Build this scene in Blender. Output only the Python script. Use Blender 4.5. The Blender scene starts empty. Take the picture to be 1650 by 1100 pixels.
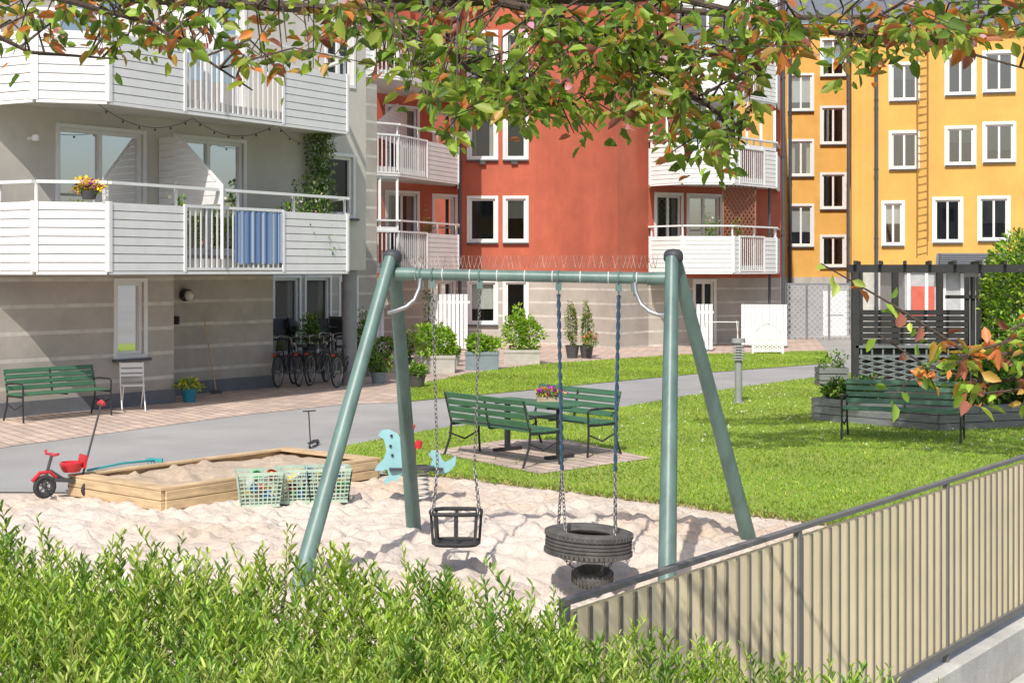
import bpy, math, random
import bmesh as bm_
import numpy as np
from mathutils import Vector, Matrix
random.seed(5); rng=np.random.default_rng(5)
F=2354.0; H=2.5; HY=435.0
# survey helpers: bearings measured on site, converted to metres (camera station at origin, eye 2.5 m)
def G(px,py,z=0.0):
    Y=F*(H-z)/(py-HY); return ((px-825)/F*Y,Y)
def XA(px,Y): return (px-825)/F*Y
def ZA(py,Y): return H-(py-HY)/F*Y
scene=bpy.context.scene
col=scene.collection
# ---------------------------------------------------------------- materials
def nodes(name):
    m=bpy.data.materials.new(name); m.use_nodes=True
    nt=m.node_tree; b=nt.nodes['Principled BSDF']; return m,nt,b
def ramp(nt,fac,stops):
    r=nt.nodes.new('ShaderNodeValToRGB'); els=r.color_ramp.elements
    while len(els)<len(stops): els.new(0.5)
    for e,(p,c) in zip(els,stops): e.position=p; e.color=(c[0],c[1],c[2],1)
    nt.links.new(fac,r.inputs[0]); return r.outputs[0]
def noise(nt,scale,detail=4,rough=.6,vec=None,stretch=None):
    n=nt.nodes.new('ShaderNodeTexNoise'); n.inputs['Scale'].default_value=scale
    n.inputs['Detail'].default_value=detail; n.inputs['Roughness'].default_value=rough
    tc=nt.nodes.new('ShaderNodeTexCoord'); v=tc.outputs['Object']
    if stretch:
        mp=nt.nodes.new('ShaderNodeMapping'); mp.inputs['Scale'].default_value=stretch
        nt.links.new(v,mp.inputs['Vector']); v=mp.outputs[0]
    nt.links.new(v,n.inputs['Vector']); return n.outputs['Fac']
def addbump(nt,b,h,strength,dist=.02):
    bp=nt.nodes.new('ShaderNodeBump'); bp.inputs['Strength'].default_value=strength
    bp.inputs['Distance'].default_value=dist
    nt.links.new(h,bp.inputs['Height']); nt.links.new(bp.outputs[0],b.inputs['Normal'])
def mixc(nt,a,c,fac,mode='MIX'):
    m=nt.nodes.new('ShaderNodeMix'); m.data_type='RGBA'; m.blend_type=mode
    for s,v in ((m.inputs[0],fac),(m.inputs[6],a),(m.inputs[7],c)):
        if isinstance(v,bpy.types.NodeSocket): nt.links.new(v,s)
        elif isinstance(v,(int,float)): s.default_value=v
        else: s.default_value=(v[0],v[1],v[2],1)
    return m.outputs[2]
def M(name,c,rough=.6,var=.15,scale=4,bump=0.0,bscale=60,metal=0,stretch=None,dirt=0):
    m,nt,b=nodes(name)
    lo=[x*(1-var) for x in c]; hi=[min(1,x*(1+var)) for x in c]
    f=noise(nt,scale,5,.65,stretch=stretch)
    cc=ramp(nt,f,[(.3,lo),(.7,hi)])
    if dirt:
        f2=noise(nt,.7,6,.7,stretch=(1,1,.35)); g=ramp(nt,f2,[(.42,(1,1,1)),(.75,(1-dirt,)*3)])
        cc=mixc(nt,cc,g,1.0,'MULTIPLY')
    nt.links.new(cc,b.inputs['Base Color'])
    b.inputs['Roughness'].default_value=rough; b.inputs['Metallic'].default_value=metal
    if bump: addbump(nt,b,noise(nt,bscale,4,.7,stretch=stretch),bump)
    return m
def bands(name,c,light):
    m,nt,b=nodes(name)
    f=noise(nt,1.2,6,.7); cc=ramp(nt,f,[(.3,[x*.82 for x in c]),(.7,[x*1.12 for x in c])])
    tc=nt.nodes.new('ShaderNodeTexCoord'); sp=nt.nodes.new('ShaderNodeSeparateXYZ')
    nt.links.new(tc.outputs['Object'],sp.inputs[0])
    a=nt.nodes.new('ShaderNodeMath'); a.operation='DIVIDE'; a.inputs[1].default_value=.46; nt.links.new(sp.outputs[2],a.inputs[0])
    fr=nt.nodes.new('ShaderNodeMath'); fr.operation='FRACT'; nt.links.new(a.outputs[0],fr.inputs[0])
    r=ramp(nt,fr.outputs[0],[(0,(1,1,1)),(.13,(1,1,1)),(.16,(0,0,0)),(1,(0,0,0))])
    n2=ramp(nt,noise(nt,2.2,5,.7),[(.35,(.3,)*3),(.6,(1,1,1))]); r=mixc(nt,r,n2,1.0,'MULTIPLY')
    cc=mixc(nt,cc,light,r)
    nt.links.new(cc,b.inputs['Base Color']); b.inputs['Roughness'].default_value=.85
    addbump(nt,b,noise(nt,50),.25); return m
def leafmat(name,rough=.45,trans=.35):
    m,nt,b=nodes(name)
    at=nt.nodes.new('ShaderNodeAttribute'); at.attribute_name='col'
    nt.links.new(at.outputs['Color'],b.inputs['Base Color']); b.inputs['Roughness'].default_value=rough
    tr=nt.nodes.new('ShaderNodeBsdfTranslucent')
    g=mixc(nt,at.outputs['Color'],(1.7,1.6,.8),1.0,'MULTIPLY'); nt.links.new(g,tr.inputs[0])
    mx=nt.nodes.new('ShaderNodeMixShader'); mx.inputs[0].default_value=trans
    nt.links.new(b.outputs[0],mx.inputs[1]); nt.links.new(tr.outputs[0],mx.inputs[2])
    nt.links.new(mx.outputs[0],nt.nodes['Material Output'].inputs[0]); return m
LEAF=leafmat('leaf',.45,.4); GRASS=leafmat('grass_blade',.6,.4); PETAL=leafmat('petal',.6,.4)
def glassmat(name,ior,tint=(.75,.8,.8)):
    m,nt,b=nodes(name)
    tr=nt.nodes.new('ShaderNodeBsdfTransparent'); tr.inputs[0].default_value=(*tint,1)
    gl=nt.nodes.new('ShaderNodeBsdfGlossy'); gl.inputs['Roughness'].default_value=.03
    fr=nt.nodes.new('ShaderNodeFresnel'); fr.inputs[0].default_value=ior
    mx=nt.nodes.new('ShaderNodeMixShader'); nt.links.new(fr.outputs[0],mx.inputs[0])
    nt.links.new(tr.outputs[0],mx.inputs[1]); nt.links.new(gl.outputs[0],mx.inputs[2])
    nt.links.new(mx.outputs[0],nt.nodes['Material Output'].inputs[0]); return m
GLASS=glassmat('window_glass',1.75); GLASS2=glassmat('reflective_window_glass',2.6)
GREYP=M('grey_plaster',(.60,.565,.51),.9,.07,1.0,.25,70,dirt=.2)
REDP=M('red_plaster',(.50,.128,.075),.9,.11,1.4,.25,70,dirt=.2)
YELP=M('yellow_plaster',(.72,.41,.105),.9,.08,1.2,.2,70,dirt=.15)
BASEP=bands('banded_base_plaster',(.44,.405,.365),(.64,.61,.56))
PLINTH=M('plinth',(.15,.16,.18),.8,.15,3,.2)
WHITE=M('white_paint',(.79,.79,.785),.45,.05,3,dirt=.1)
SLAB=M('concrete_slab',(.6,.57,.53),.85,.1,2,.2,dirt=.2)
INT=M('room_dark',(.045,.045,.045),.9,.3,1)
CURT=M('curtain',(.62,.6,.56),.9,.15,9,stretch=(6,6,.3))
BLIND=M('blind',(.09,.09,.1),.6,.1,3)
SILL=M('sill_metal',(.07,.08,.09),.4,.1,3)
RAILG=M('railing_grey',(.5,.5,.49),.5,.08,3)
TEAL=M('teal_paint',(.125,.205,.185),.42,.25,6,.08,30,stretch=(1,1,.25),dirt=.3)
STEEL=M('steel',(.45,.46,.46),.35,.15,8,metal=.8)
CHAIN=M('chain_steel',(.16,.16,.16),.45,.2,20,metal=.6)
RUBBER=M('rubber',(.035,.035,.037),.75,.3,12,.3,80)
RUBBER2=M('dusty_rubber',(.10,.096,.09),.85,.35,9,.4,60)
GREENW=M('green_bench_wood',(.055,.15,.085),.5,.25,5,.15,40,stretch=(.6,6,6))
BLACKM=M('black_metal',(.025,.027,.03),.4,.2,6)
WOOD=M('wood_board',(.60,.44,.26),.75,.28,3,.3,25,stretch=(1,1,9),dirt=.3)
WOODG=M('grey_wood',(.19,.2,.205),.8,.22,3,.3,30,stretch=(1,1,9))
EDGEW=M('edging_wood',(.36,.30,.22),.85,.25,3,.3,30)
DARKW=M('dark_pergola_wood',(.03,.03,.032),.7,.25,4,.2,40)
TAN=M('tan_sheet',(.93,.79,.50),.7,.07,3,.05,30,dirt=.2)
CONC=M('concrete',(.55,.54,.5),.9,.18,2.5,.4,40,dirt=.4)
CONCP=M('planter_concrete',(.44,.42,.38),.9,.15,4,.3,50)
BLUEG=M('bluegrey_planter',(.2,.25,.28),.7,.12,4)
RED=M('red_plastic',(.55,.03,.04),.35,.1,4)
BLUEP=M('blue_glaze',(.02,.22,.33),.25,.15,6)
LBLUE=M('light_blue_panel',(.28,.53,.57),.5,.1,4)
PTEAL=M('teal_plastic',(.05,.35,.38),.4,.1,4)
CRATE=M('pale_green_plastic',(.42,.54,.44),.5,.1,6)
BARK=M('bark',(.09,.065,.05),.9,.35,14,.6,40)
GREYPL=M('dark_grey_plastic',(.07,.07,.075),.5,.15,5)
LAMPG=M('lamp_grey',(.27,.28,.28),.5,.1,5)
ROOFM=M('metal_roof',(.16,.17,.19),.5,.15,3)
BRKW=M('brown_lattice',(.25,.12,.07),.7,.2,5)
TERRA=M('terracotta',(.4,.15,.08),.8,.15,5)
STEMG=M('stem_green',(.1,.15,.04),.7)
def stripes():
    m,nt,b=nodes('blue_cloth')
    w=nt.nodes.new('ShaderNodeTexWave'); w.inputs['Scale'].default_value=2.2; w.bands_direction='X'
    tc=nt.nodes.new('ShaderNodeTexCoord'); nt.links.new(tc.outputs['Object'],w.inputs[0])
    c=ramp(nt,w.outputs['Fac'],[(0,(.12,.2,.38)),(.8,(.17,.26,.44)),(.92,(.38,.45,.56)),(1,(.38,.45,.56))])
    nt.links.new(c,b.inputs['Base Color']); b.inputs['Roughness'].default_value=.9; return m
CLOTH=stripes()
def pavermat():
    m,nt,b=nodes('block_paving')
    tc=nt.nodes.new('ShaderNodeTexCoord'); mp=nt.nodes.new('ShaderNodeMapping'); mp.inputs['Rotation'].default_value=(0,0,.95)
    nt.links.new(tc.outputs['Object'],mp.inputs[0])
    br=nt.nodes.new('ShaderNodeTexBrick'); nt.links.new(mp.outputs[0],br.inputs['Vector'])
    br.inputs['Color1'].default_value=(.64,.50,.42,1); br.inputs['Color2'].default_value=(.48,.38,.33,1); br.inputs['Mortar'].default_value=(.24,.2,.17,1)
    br.inputs['Scale'].default_value=1.0; br.inputs['Brick Width'].default_value=.42; br.inputs['Row Height'].default_value=.21; br.inputs['Mortar Size'].default_value=.014
    f=noise(nt,.9,5); g=ramp(nt,f,[(.3,(.78,.78,.78)),(.7,(1.1,1.08,1.05))])
    nt.links.new(mixc(nt,br.outputs['Color'],g,1.0,'MULTIPLY'),b.inputs['Base Color']); b.inputs['Roughness'].default_value=.9
    addbump(nt,b,br.outputs['Fac'],-.3,.01); return m
PAVE=pavermat()
def multi(name,s1,c1,c2,s2,lo,hi,bump,bs,rough=.95,s3=None):
    m,nt,b=nodes(name)
    a=ramp(nt,noise(nt,s1,6,.6),[(.3,c1),(.7,c2)]); g=ramp(nt,noise(nt,s2,5,.7),[(.25,(lo,)*3),(.75,(hi,)*3)])
    o=mixc(nt,a,g,1.0,'MULTIPLY')
    if s3: o=mixc(nt,o,ramp(nt,noise(nt,s3[0],4,.65),[(.48,(1,1,1)),(.64,s3[1])]),1.0,'MULTIPLY')
    nt.links.new(o,b.inputs['Base Color']); b.inputs['Roughness'].default_value=rough
    addbump(nt,b,noise(nt,bs,6,.7),bump,.03); return m
SAND=multi('sand',.8,(.66,.56,.48),(.80,.71,.63),26,.82,1.1,.9,24,s3=(.4,(.84,.76,.67)))
SANDB=multi('sandbox_sand',1.5,(.48,.37,.27),(.62,.5,.39),20,.75,1.12,.9,20)
ASPH=multi('asphalt',.5,(.32,.315,.31),(.4,.395,.39),45,.75,1.18,.4,80,s3=(.3,(.88,.88,.88)))
LAWN=multi('lawn_soil',.45,(.22,.33,.04),(.33,.41,.07),14,.72,1.2,.6,60)
SOIL=multi('soil',2,(.05,.035,.025),(.09,.065,.045),20,.7,1.2,.8,20)
EARTH=multi('earth',.1,(.25,.25,.23),(.32,.32,.3),9,.8,1.1,.3,20)
# ---------------------------------------------------------------- mesh builder
org={}
def vec(p): return Vector((p[0],p[1],p[2] if len(p)>2 else 0))
class MB:
    def __init__(s): s.v=[]; s.f=[]
    def add(s,vs,fs):
        o=len(s.v); s.v+=[tuple(x) for x in vs]; s.f+=[tuple(i+o for i in f) for f in fs]; return s
    def box(s,c,size,rot=None):
        x,y,z=[k/2 for k in size]; R=rot or Matrix.Identity(3); c=vec(c)
        vs=[c+R@Vector((a*x,b*y,d*z)) for a in(-1,1) for b in(-1,1) for d in(-1,1)]
        return s.add(vs,[(0,1,3,2),(4,6,7,5),(0,4,5,1),(2,3,7,6),(0,2,6,4),(1,5,7,3)])
    def beam(s,p0,p1,w,h,up=(0,0,1)):
        p0=vec(p0);p1=vec(p1); d=p1-p0; L=d.length
        if L<1e-6: return s
        d/=L; u=Vector(up)
        if abs(d.dot(u))>.99: u=Vector((0,1,0))
        a=d.cross(u).normalized(); b=a.cross(d)
        R=Matrix((d,a,b)).transposed()
        return s.box((p0+p1)/2,(L,w,h),R)
    def cyl(s,p0,p1,r0,r1=None,n=12,ridge=0):
        return s.tube([p0,p1],[r0,r0 if r1 is None else r1],n,ridge)
    def tube(s,pts,r,n=8,ridge=0):
        pts=[vec(p) for p in pts]; N=len(pts)
        if not isinstance(r,(list,tuple)): r=[r]*N
        vs=[]; a=None
        for i,p in enumerate(pts):
            d=(pts[min(i+1,N-1)]-pts[max(i-1,0)]).normalized()
            if a is None: a=d.orthogonal().normalized()
            a=(a-d*a.dot(d)).normalized(); b=d.cross(a)
            for k in range(n):
                t=2*math.pi*k/n; rr=r[i]*(1-ridge*(k%2)); vs.append(p+(a*math.cos(t)+b*math.sin(t))*rr)
        fs=[(i*n+k,i*n+(k+1)%n,(i+1)*n+(k+1)%n,(i+1)*n+k) for i in range(N-1) for k in range(n)]
        fs.append(tuple(range(n))[::-1]); fs.append(tuple((N-1)*n+k for k in range(n)))
        return s.add(vs,fs)
    def torus(s,c,ax,R,r,n=24,m=8,sx=1.0,a=None):
        c=vec(c); ax=Vector(ax).normalized(); a=Vector(a).normalized() if a is not None else ax.orthogonal().normalized(); b=ax.cross(a)
        vs=[]
        for i in range(n):
            t=2*math.pi*i/n; e=a*math.cos(t)*sx+b*math.sin(t); o=(a*math.cos(t)+b*math.sin(t))
            for k in range(m):
                q=2*math.pi*k/m; vs.append(c+e*R+o*r*math.cos(q)+ax*r*math.sin(q))
        return s.add(vs,[(i*m+k,i*m+(k+1)%m,((i+1)%n)*m+(k+1)%m,((i+1)%n)*m+k) for i in range(n) for k in range(m)])
    def revolve(s,prof,c=(0,0,0),n=24,R=None):
        R=R or Matrix.Identity(3); c=vec(c); m=len(prof)
        vs=[c+R@Vector((p[0]*math.cos(2*math.pi*i/n),p[0]*math.sin(2*math.pi*i/n),p[1])) for i in range(n) for p in prof]
        return s.add(vs,[(i*m+k,((i+1)%n)*m+k,((i+1)%n)*m+k+1,i*m+k+1) for i in range(n) for k in range(m-1)])
    def sphere(s,c,r,n=12,sc=(1,1,1)):
        prof=[(max(1e-4,math.sin(math.pi*k/8))*r,-math.cos(math.pi*k/8)*r) for k in range(9)]
        return s.revolve(prof,c,n,Matrix.Diagonal(sc))
    def prism(s,poly,z0,z1):
        n=len(poly); vs=[(p[0],p[1],z0) for p in poly]+[(p[0],p[1],z1) for p in poly]
        fs=[tuple(range(n))[::-1],tuple(range(n,2*n))]+[(i,(i+1)%n,n+(i+1)%n,n+i) for i in range(n)]
        return s.add(vs,fs)
    def plate(s,poly,c,ux,uy,th):
        c=vec(c);ux=Vector(ux);uy=Vector(uy);nn=ux.cross(uy).normalized()*th/2; n=len(poly)
        vs=[c+ux*p[0]+uy*p[1]-nn for p in poly]+[c+ux*p[0]+uy*p[1]+nn for p in poly]
        return s.add(vs,[tuple(range(n))[::-1],tuple(range(n,2*n))]+[(i,(i+1)%n,n+(i+1)%n,n+i) for i in range(n)])
    def obj(s,name,mat,parent=None,smooth=False,bevel=0,world=True):
        me=bpy.data.meshes.new(name); o=Vector((0,0,0))
        if parent is not None and world: o=org.get(parent.name,o)
        me.from_pydata([(v[0]-o[0],v[1]-o[1],v[2]-o[2]) for v in s.v],[],s.f); me.materials.append(mat)
        me.update()
        bm=bm_.new(); bm.from_mesh(me); bm_.ops.recalc_face_normals(bm,faces=bm.faces); bm.to_mesh(me); bm.free()
        ob=bpy.data.objects.new(name,me); col.objects.link(ob)
        if parent is not None: ob.parent=parent; org[ob.name]=o
        if smooth:
            for p in me.polygons: p.use_smooth=True
            me.set_sharp_from_angle(angle=math.radians(38))
        if bevel:
            b=ob.modifiers.new('b','BEVEL'); b.width=bevel; b.segments=1; b.limit_method='ANGLE'
        return ob
def top(name,label,cat,loc=(0,0,0),group=None,rz=0):
    e=bpy.data.objects.new(name,None); e.empty_display_size=.2; col.objects.link(e)
    e.location=vec(loc); e.rotation_euler=(0,0,rz); e['label']=label; e['category']=cat
    if group: e['group']=group
    org[e.name]=Vector(vec(loc)); return e
def dup(o,loc,rz=None,label=None,scale=None):
    c=o.copy(); col.objects.link(c); c.location=vec(loc)
    if rz is not None: c.rotation_euler=(0,0,rz)
    if label: c['label']=label
    if scale: c.scale=(scale,)*3
    def rec(a,b):
        for ch in list(a.children):
            if ch==c: continue
            k=ch.copy(); col.objects.link(k); k.parent=b; rec(ch,k)
    rec(o,c); org[c.name]=Vector(vec(loc)); return c
def structure(ob,label=None):
    ob['kind']='structure'; ob['label']=label or ob.name.replace('_',' ')
    return ob
def leaves(name,parent,P,D,L,ratio,C,mat=LEAF,upb=.6,fold=.12,droop=.12):
    P=np.asarray(P,float); N=len(P); D=np.asarray(D,float); D=D/(np.linalg.norm(D,axis=1,keepdims=True)+1e-9)
    L=(np.ones(N)*L)[:,None] if np.ndim(L)==0 else np.asarray(L)[:,None]
    nr=rng.normal(size=(N,3)); nr[:,2]=np.abs(nr[:,2])+upb*1.5
    S=np.cross(D,nr); S/=np.linalg.norm(S,axis=1,keepdims=True)+1e-9; n=np.cross(S,D)
    W=L*ratio
    V=np.stack([P, P+D*L*.32+S*W*.5+n*L*fold, P+D*L*.68+S*W*.4+n*L*fold*.7, P+D*L-n*L*droop,
                P+D*L*.68-S*W*.4+n*L*fold*.7, P+D*L*.32-S*W*.5+n*L*fold],1).reshape(-1,3)
    if parent is not None: V=V-np.array(org[parent.name])
    me=bpy.data.meshes.new(name); me.vertices.add(len(V)); me.vertices.foreach_set('co',V.ravel())
    base=(np.arange(N)*6)[:,None,None]; q=np.array([[0,1,2,3],[0,3,4,5]])[None]; idx=(base+q).reshape(-1)
    me.loops.add(len(idx)); me.loops.foreach_set('vertex_index',idx.astype(np.int32))
    me.polygons.add(2*N); me.polygons.foreach_set('loop_start',(np.arange(2*N)*4).astype(np.int32))
    me.update(calc_edges=True)
    ca=me.color_attributes.new('col','FLOAT_COLOR','POINT')
    CC=np.ones((N,4)); CC[:,:3]=C; ca.data.foreach_set('color',np.repeat(CC,6,0).ravel())
    me.materials.append(mat)
    ob=bpy.data.objects.new(name,me); col.objects.link(ob)
    if parent is not None: ob.parent=parent; org[ob.name]=org[parent.name]
    return ob
def pick(N,pal,w=None,j=.2):
    pal=np.array(pal); i=rng.choice(len(pal),N,p=w); return np.clip(pal[i]*(1+rng.normal(0,j,(N,1)))*(1+rng.normal(0,.06,(N,3))),0.003,1)
GP=[(.11,.22,.04),(.18,.33,.05),(.27,.42,.07),(.06,.13,.025)]
def bush(parent,c,r,n,L=.06,pal=GP,ratio=.5,name='foliage',mat=LEAF):
    u=rng.normal(size=(n,3)); u/=np.linalg.norm(u,axis=1,keepdims=True)
    k=9+int(n/120); lob=rng.normal(size=(k,3)); lob/=np.linalg.norm(lob,axis=1,keepdims=True)
    lh=rng.uniform(.1,.75,k); dd=np.maximum(u@lob.T-.82,0)/.18
    bumpv=.82+np.max(dd*lh[None],axis=1)
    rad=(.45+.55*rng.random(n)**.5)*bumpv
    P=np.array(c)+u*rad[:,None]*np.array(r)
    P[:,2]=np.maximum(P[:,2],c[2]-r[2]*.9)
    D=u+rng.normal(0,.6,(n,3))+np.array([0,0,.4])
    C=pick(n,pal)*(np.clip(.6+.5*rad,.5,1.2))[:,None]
    return leaves(name,parent,P,D,L*(.7+.6*rng.random(n)),ratio,C,mat)
# ---------------------------------------------------------------- ground
def sheet(name,poly,z,mat,label):
    b=MB(); b.add([(p[0],p[1],z) for p in poly],[tuple(range(len(poly)))]); o=b.obj(name,mat); structure(o,label)
    if o.data.polygons[0].normal.z<0: o.data.flip_normals()
    return o
sheet('ground',[(-400,-300),(400,-300),(400,900),(-400,900)],-1.2,EARTH,'wide ground around the courtyard')
bnd=[(-12,16.7),(-4.95,16.45),(-3.6,15.6),(-1.6,17.9),(-.87,17.83),(2.88,14.6),(5.26,12.57)]
yard=bnd+[(12,21.5),(70,98),(70,140),(-60,140),(-60,16.7)]
sheet('asphalt_path',yard,0.0,ASPH,'grey asphalt courtyard path')
lawn1=[(-2.45,20.5),(-1.22,22.9),(2.1,26.75),(4.65,30.8),(7.38,34.4),(9.5,37),(17,37),(17,28),(12,21.5),(5.26,12.57),(2.88,14.6),(-.87,17.83),(-1.5,18.05),(-2.0,19.0)]
lawn2=[(-2.1,27.6),(.05,30.0),(1.85,32.2),(4.93,35.7),(8.6,39.2),(9.7,45),(5,43),(.57,38.5),(-1.1,35),(-2.3,31)]
sheet('lawn',lawn1,.012,LAWN,'sunlit green lawn beside the sand'); sheet('lawn',lawn2,.012,LAWN,'narrow lawn between path and planters')
pav=[(-12,17.6),(-7.2,20.5),(-6,22.7),(-4.57,25.3),(-3.08,27.2),(-2.1,27.6),(-2.3,31),(-1.1,35),(.57,38.5),(5,43),(9.7,45),(11,53),(-8,53),(-14,24)]
sheet('block_paving',pav,.006,PAVE,'pinkish block paving along the apartment houses')
patch=[(-1.15,20.0),(.35,17.8),(1.85,19.3),(.8,21.4),(-.1,21.4)]
sheet('block_paving',patch,.02,PAVE,'small paved patch under the picnic benches')
def inpoly(X,Y,poly):
    ins=np.zeros(X.shape,bool); n=len(poly); j=n-1
    for i in range(n):
        xi,yi=poly[i]; xj,yj=poly[j]
        c=((yi>Y)!=(yj>Y))&(X<(xj-xi)*(Y-yi)/(yj-yi+1e-12)+xi); ins^=c; j=i
    return ins
def grass(poly,n,z,h,label):
    p=np.array(poly); lo=p.min(0); hi=p.max(0); X=lo[0]+(hi[0]-lo[0])*rng.random(n*3); Y=lo[1]+(hi[1]-lo[1])*rng.random(n*3)**1.35
    k=inpoly(X,Y,poly)&(np.abs(X/Y)<.42)&(~(inpoly(X,Y,patch)&(rng.random(n*3)<.96))); X=X[k][:n]; Y=Y[k][:n]; m=len(X)
    patchv=(np.sin(X*1.7+Y*.9)+np.sin(X*.6-Y*1.9)+np.sin(X*4.1+1)*np.sin(Y*3.3))*.1
    C=pick(m,[(.27,.42,.04),(.34,.47,.06),(.2,.34,.04),(.45,.5,.12)],[.35,.33,.2,.12],.13)*(1+patchv)[:,None]
    D=rng.normal(0,.6,(m,3)); D[:,2]=1
    o=leaves('grass',None,np.stack([X,Y,np.full(m,z)],1),D,h*(.6+.7*rng.random(m)),.3,C,GRASS); o['kind']='stuff'; o['label']=label; o['category']='grass'
grass(lawn1,85000,.01,.038,'fresh green grass blades on the large lawn'); grass(lawn2,28000,.01,.045,'fresh green grass blades on the narrow lawn')
P=[]
for (a,c) in (((-1.5,18.0),(-.87,17.83)),((-.87,17.83),(2.88,14.6)),((2.88,14.6),(5.2,12.6))):
    for i in range(1500):
        f=random.random(); P.append((a[0]+(c[0]-a[0])*f+random.gauss(0,.04)+.03*math.sin(f*60),a[1]+(c[1]-a[1])*f+random.gauss(0,.05),.0))
P=np.array(P); D=rng.normal(0,.6,(len(P),3)); D[:,2]=1
o=leaves('grass',None,P,D,.06,.28,pick(len(P),[(.22,.36,.04),(.4,.42,.13)]),GRASS); o['kind']='stuff'; o['label']='ragged grass tufts along the sand edge'; o['category']='grass'
P=np.array([(random.uniform(1,9),random.uniform(20,37),.05) for _ in range(900)]); k=inpoly(P[:,0],P[:,1],lawn1); P=P[k]
o=leaves('daisies',None,P,rng.normal(size=(len(P),3)),.03,1,pick(len(P),[(.8,.8,.75),(.8,.7,.2)],[.8,.2],.05),PETAL); o['kind']='stuff'; o['label']='tiny white and yellow flowers scattered on the lawn'; o['category']='flowers'
# sand heightfield
st=.045; xs=np.arange(-9,5.4,st); ys=np.arange(5.0,18.6,st); XX,YY=np.meshgrid(xs,ys); Z=np.zeros_like(XX)-.02
for i in range(6500):
    cx=random.uniform(-6,4.5); cy=random.uniform(10,17.6); r=random.uniform(.045,.12); a=random.uniform(.012,.042)*random.choice((-1,-1,1))
    i0=max(0,int((cx-3*r-xs[0])/st)); i1=int((cx+3*r-xs[0])/st)+1; j0=max(0,int((cy-3*r-ys[0])/st)); j1=int((cy+3*r-ys[0])/st)+1
    d2=((XX[j0:j1,i0:i1]-cx)**2+((YY[j0:j1,i0:i1]-cy)*1.1)**2)/(r*r)
    Z[j0:j1,i0:i1]+=a*(np.exp(-d2)-.4*np.exp(-(np.sqrt(d2)-1.5)**2*3))
for cx,cy,a,r in ((.66,12.45,-.3,.75),(-.47,12.75,-.1,.6)):
    Z+=a*np.exp(-((XX-cx)**2+(YY-cy)**2)/(r*r))
Z+=.025*np.sin(XX*1.3+.5)*np.sin(YY*.9)
bx=[p[0] for p in bnd]; by=[p[1] for p in bnd]; BY=np.interp(XX,bx,by); e=np.clip((BY-YY)/.5,0,1); Z=Z*e+(-.015)*(1-e)
fx=.212+.754*(YY-5.87)
nx,ny=len(xs),len(ys); V=np.stack([XX,YY,Z],-1).reshape(-1,3)
ok=((YY<BY+.12)&(XX<fx+.02)); ok=ok&(~((YY<5.9)&(XX>1.6)))
A_=(np.arange(ny-1)[:,None]*nx+np.arange(nx-1)[None]); kk=ok[:-1,:-1]&ok[1:,:-1]&ok[:-1,1:]&ok[1:,1:]; A_=A_[kk]
fs=np.stack([A_,A_+1,A_+nx+1,A_+nx],1).tolist()
me=bpy.data.meshes.new('sand'); me.from_pydata(V.tolist(),[],fs); me.materials.append(SAND)
for p in me.polygons: p.use_smooth=True
o=bpy.data.objects.new('sand',me); col.objects.link(o); structure(o,'trampled pale play sand under the swings')
sheet('sand_bank',[(-60,16.7),(-9,16.7),(-9,5.0),(.2,5.05),(.2,2.0),(-60,2.0)],-.05,SAND,'pale sand beside and behind the hedge')
for a,c in ((( -1.45,17.95),(-.87,17.83)),((-.87,17.83),(2.88,14.6)),((2.88,14.6),(5.2,12.6))):
    t=top('timber_edging','low weathered timber edging between sand and lawn','edging',(*a,0),'timber edging boards'); b=MB(); b.beam((*a,-.01),(*c,-.01),.03,.05); b.obj('board',EDGEW,t)
# ---------------------------------------------------------------- windows & walls
def wallseg(b,p0,p1,z0,z1,ops,dep=.16):
    p0=Vector(p0[:2]);p1=Vector(p1[:2]); L=(p1-p0).length; u=(p1-p0)/L; n=Vector((u.y,-u.x))
    T=sorted({0,L}|{t for o in ops for t in o[:2] if 0<t<L}); ZZ=sorted({z0,z1}|{z for o in ops for z in o[2:4] if z0<z<z1})
    def pt(t,z,k=0): q=p0+u*t-n*k; return (q.x,q.y,z)
    for i in range(len(T)-1):
        for j in range(len(ZZ)-1):
            tm=(T[i]+T[i+1])/2; zm=(ZZ[j]+ZZ[j+1])/2
            if any(o[0]<tm<o[1] and o[2]<zm<o[3] for o in ops): continue
            b.add([pt(T[i],ZZ[j]),pt(T[i+1],ZZ[j]),pt(T[i+1],ZZ[j+1]),pt(T[i],ZZ[j+1])],[(0,1,2,3)])
    for o in ops:
        a,c,d,e=o[:4]; d=max(d,z0); e=min(e,z1)
        if e<=d: continue
        for q in (((a,d),(a,e)),((c,e),(c,d)),((a,e),(c,e)),((c,d),(a,d))):
            b.add([pt(*q[0]),pt(*q[1]),pt(*q[1],dep),pt(*q[0],dep)],[(0,1,2,3)])
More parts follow.
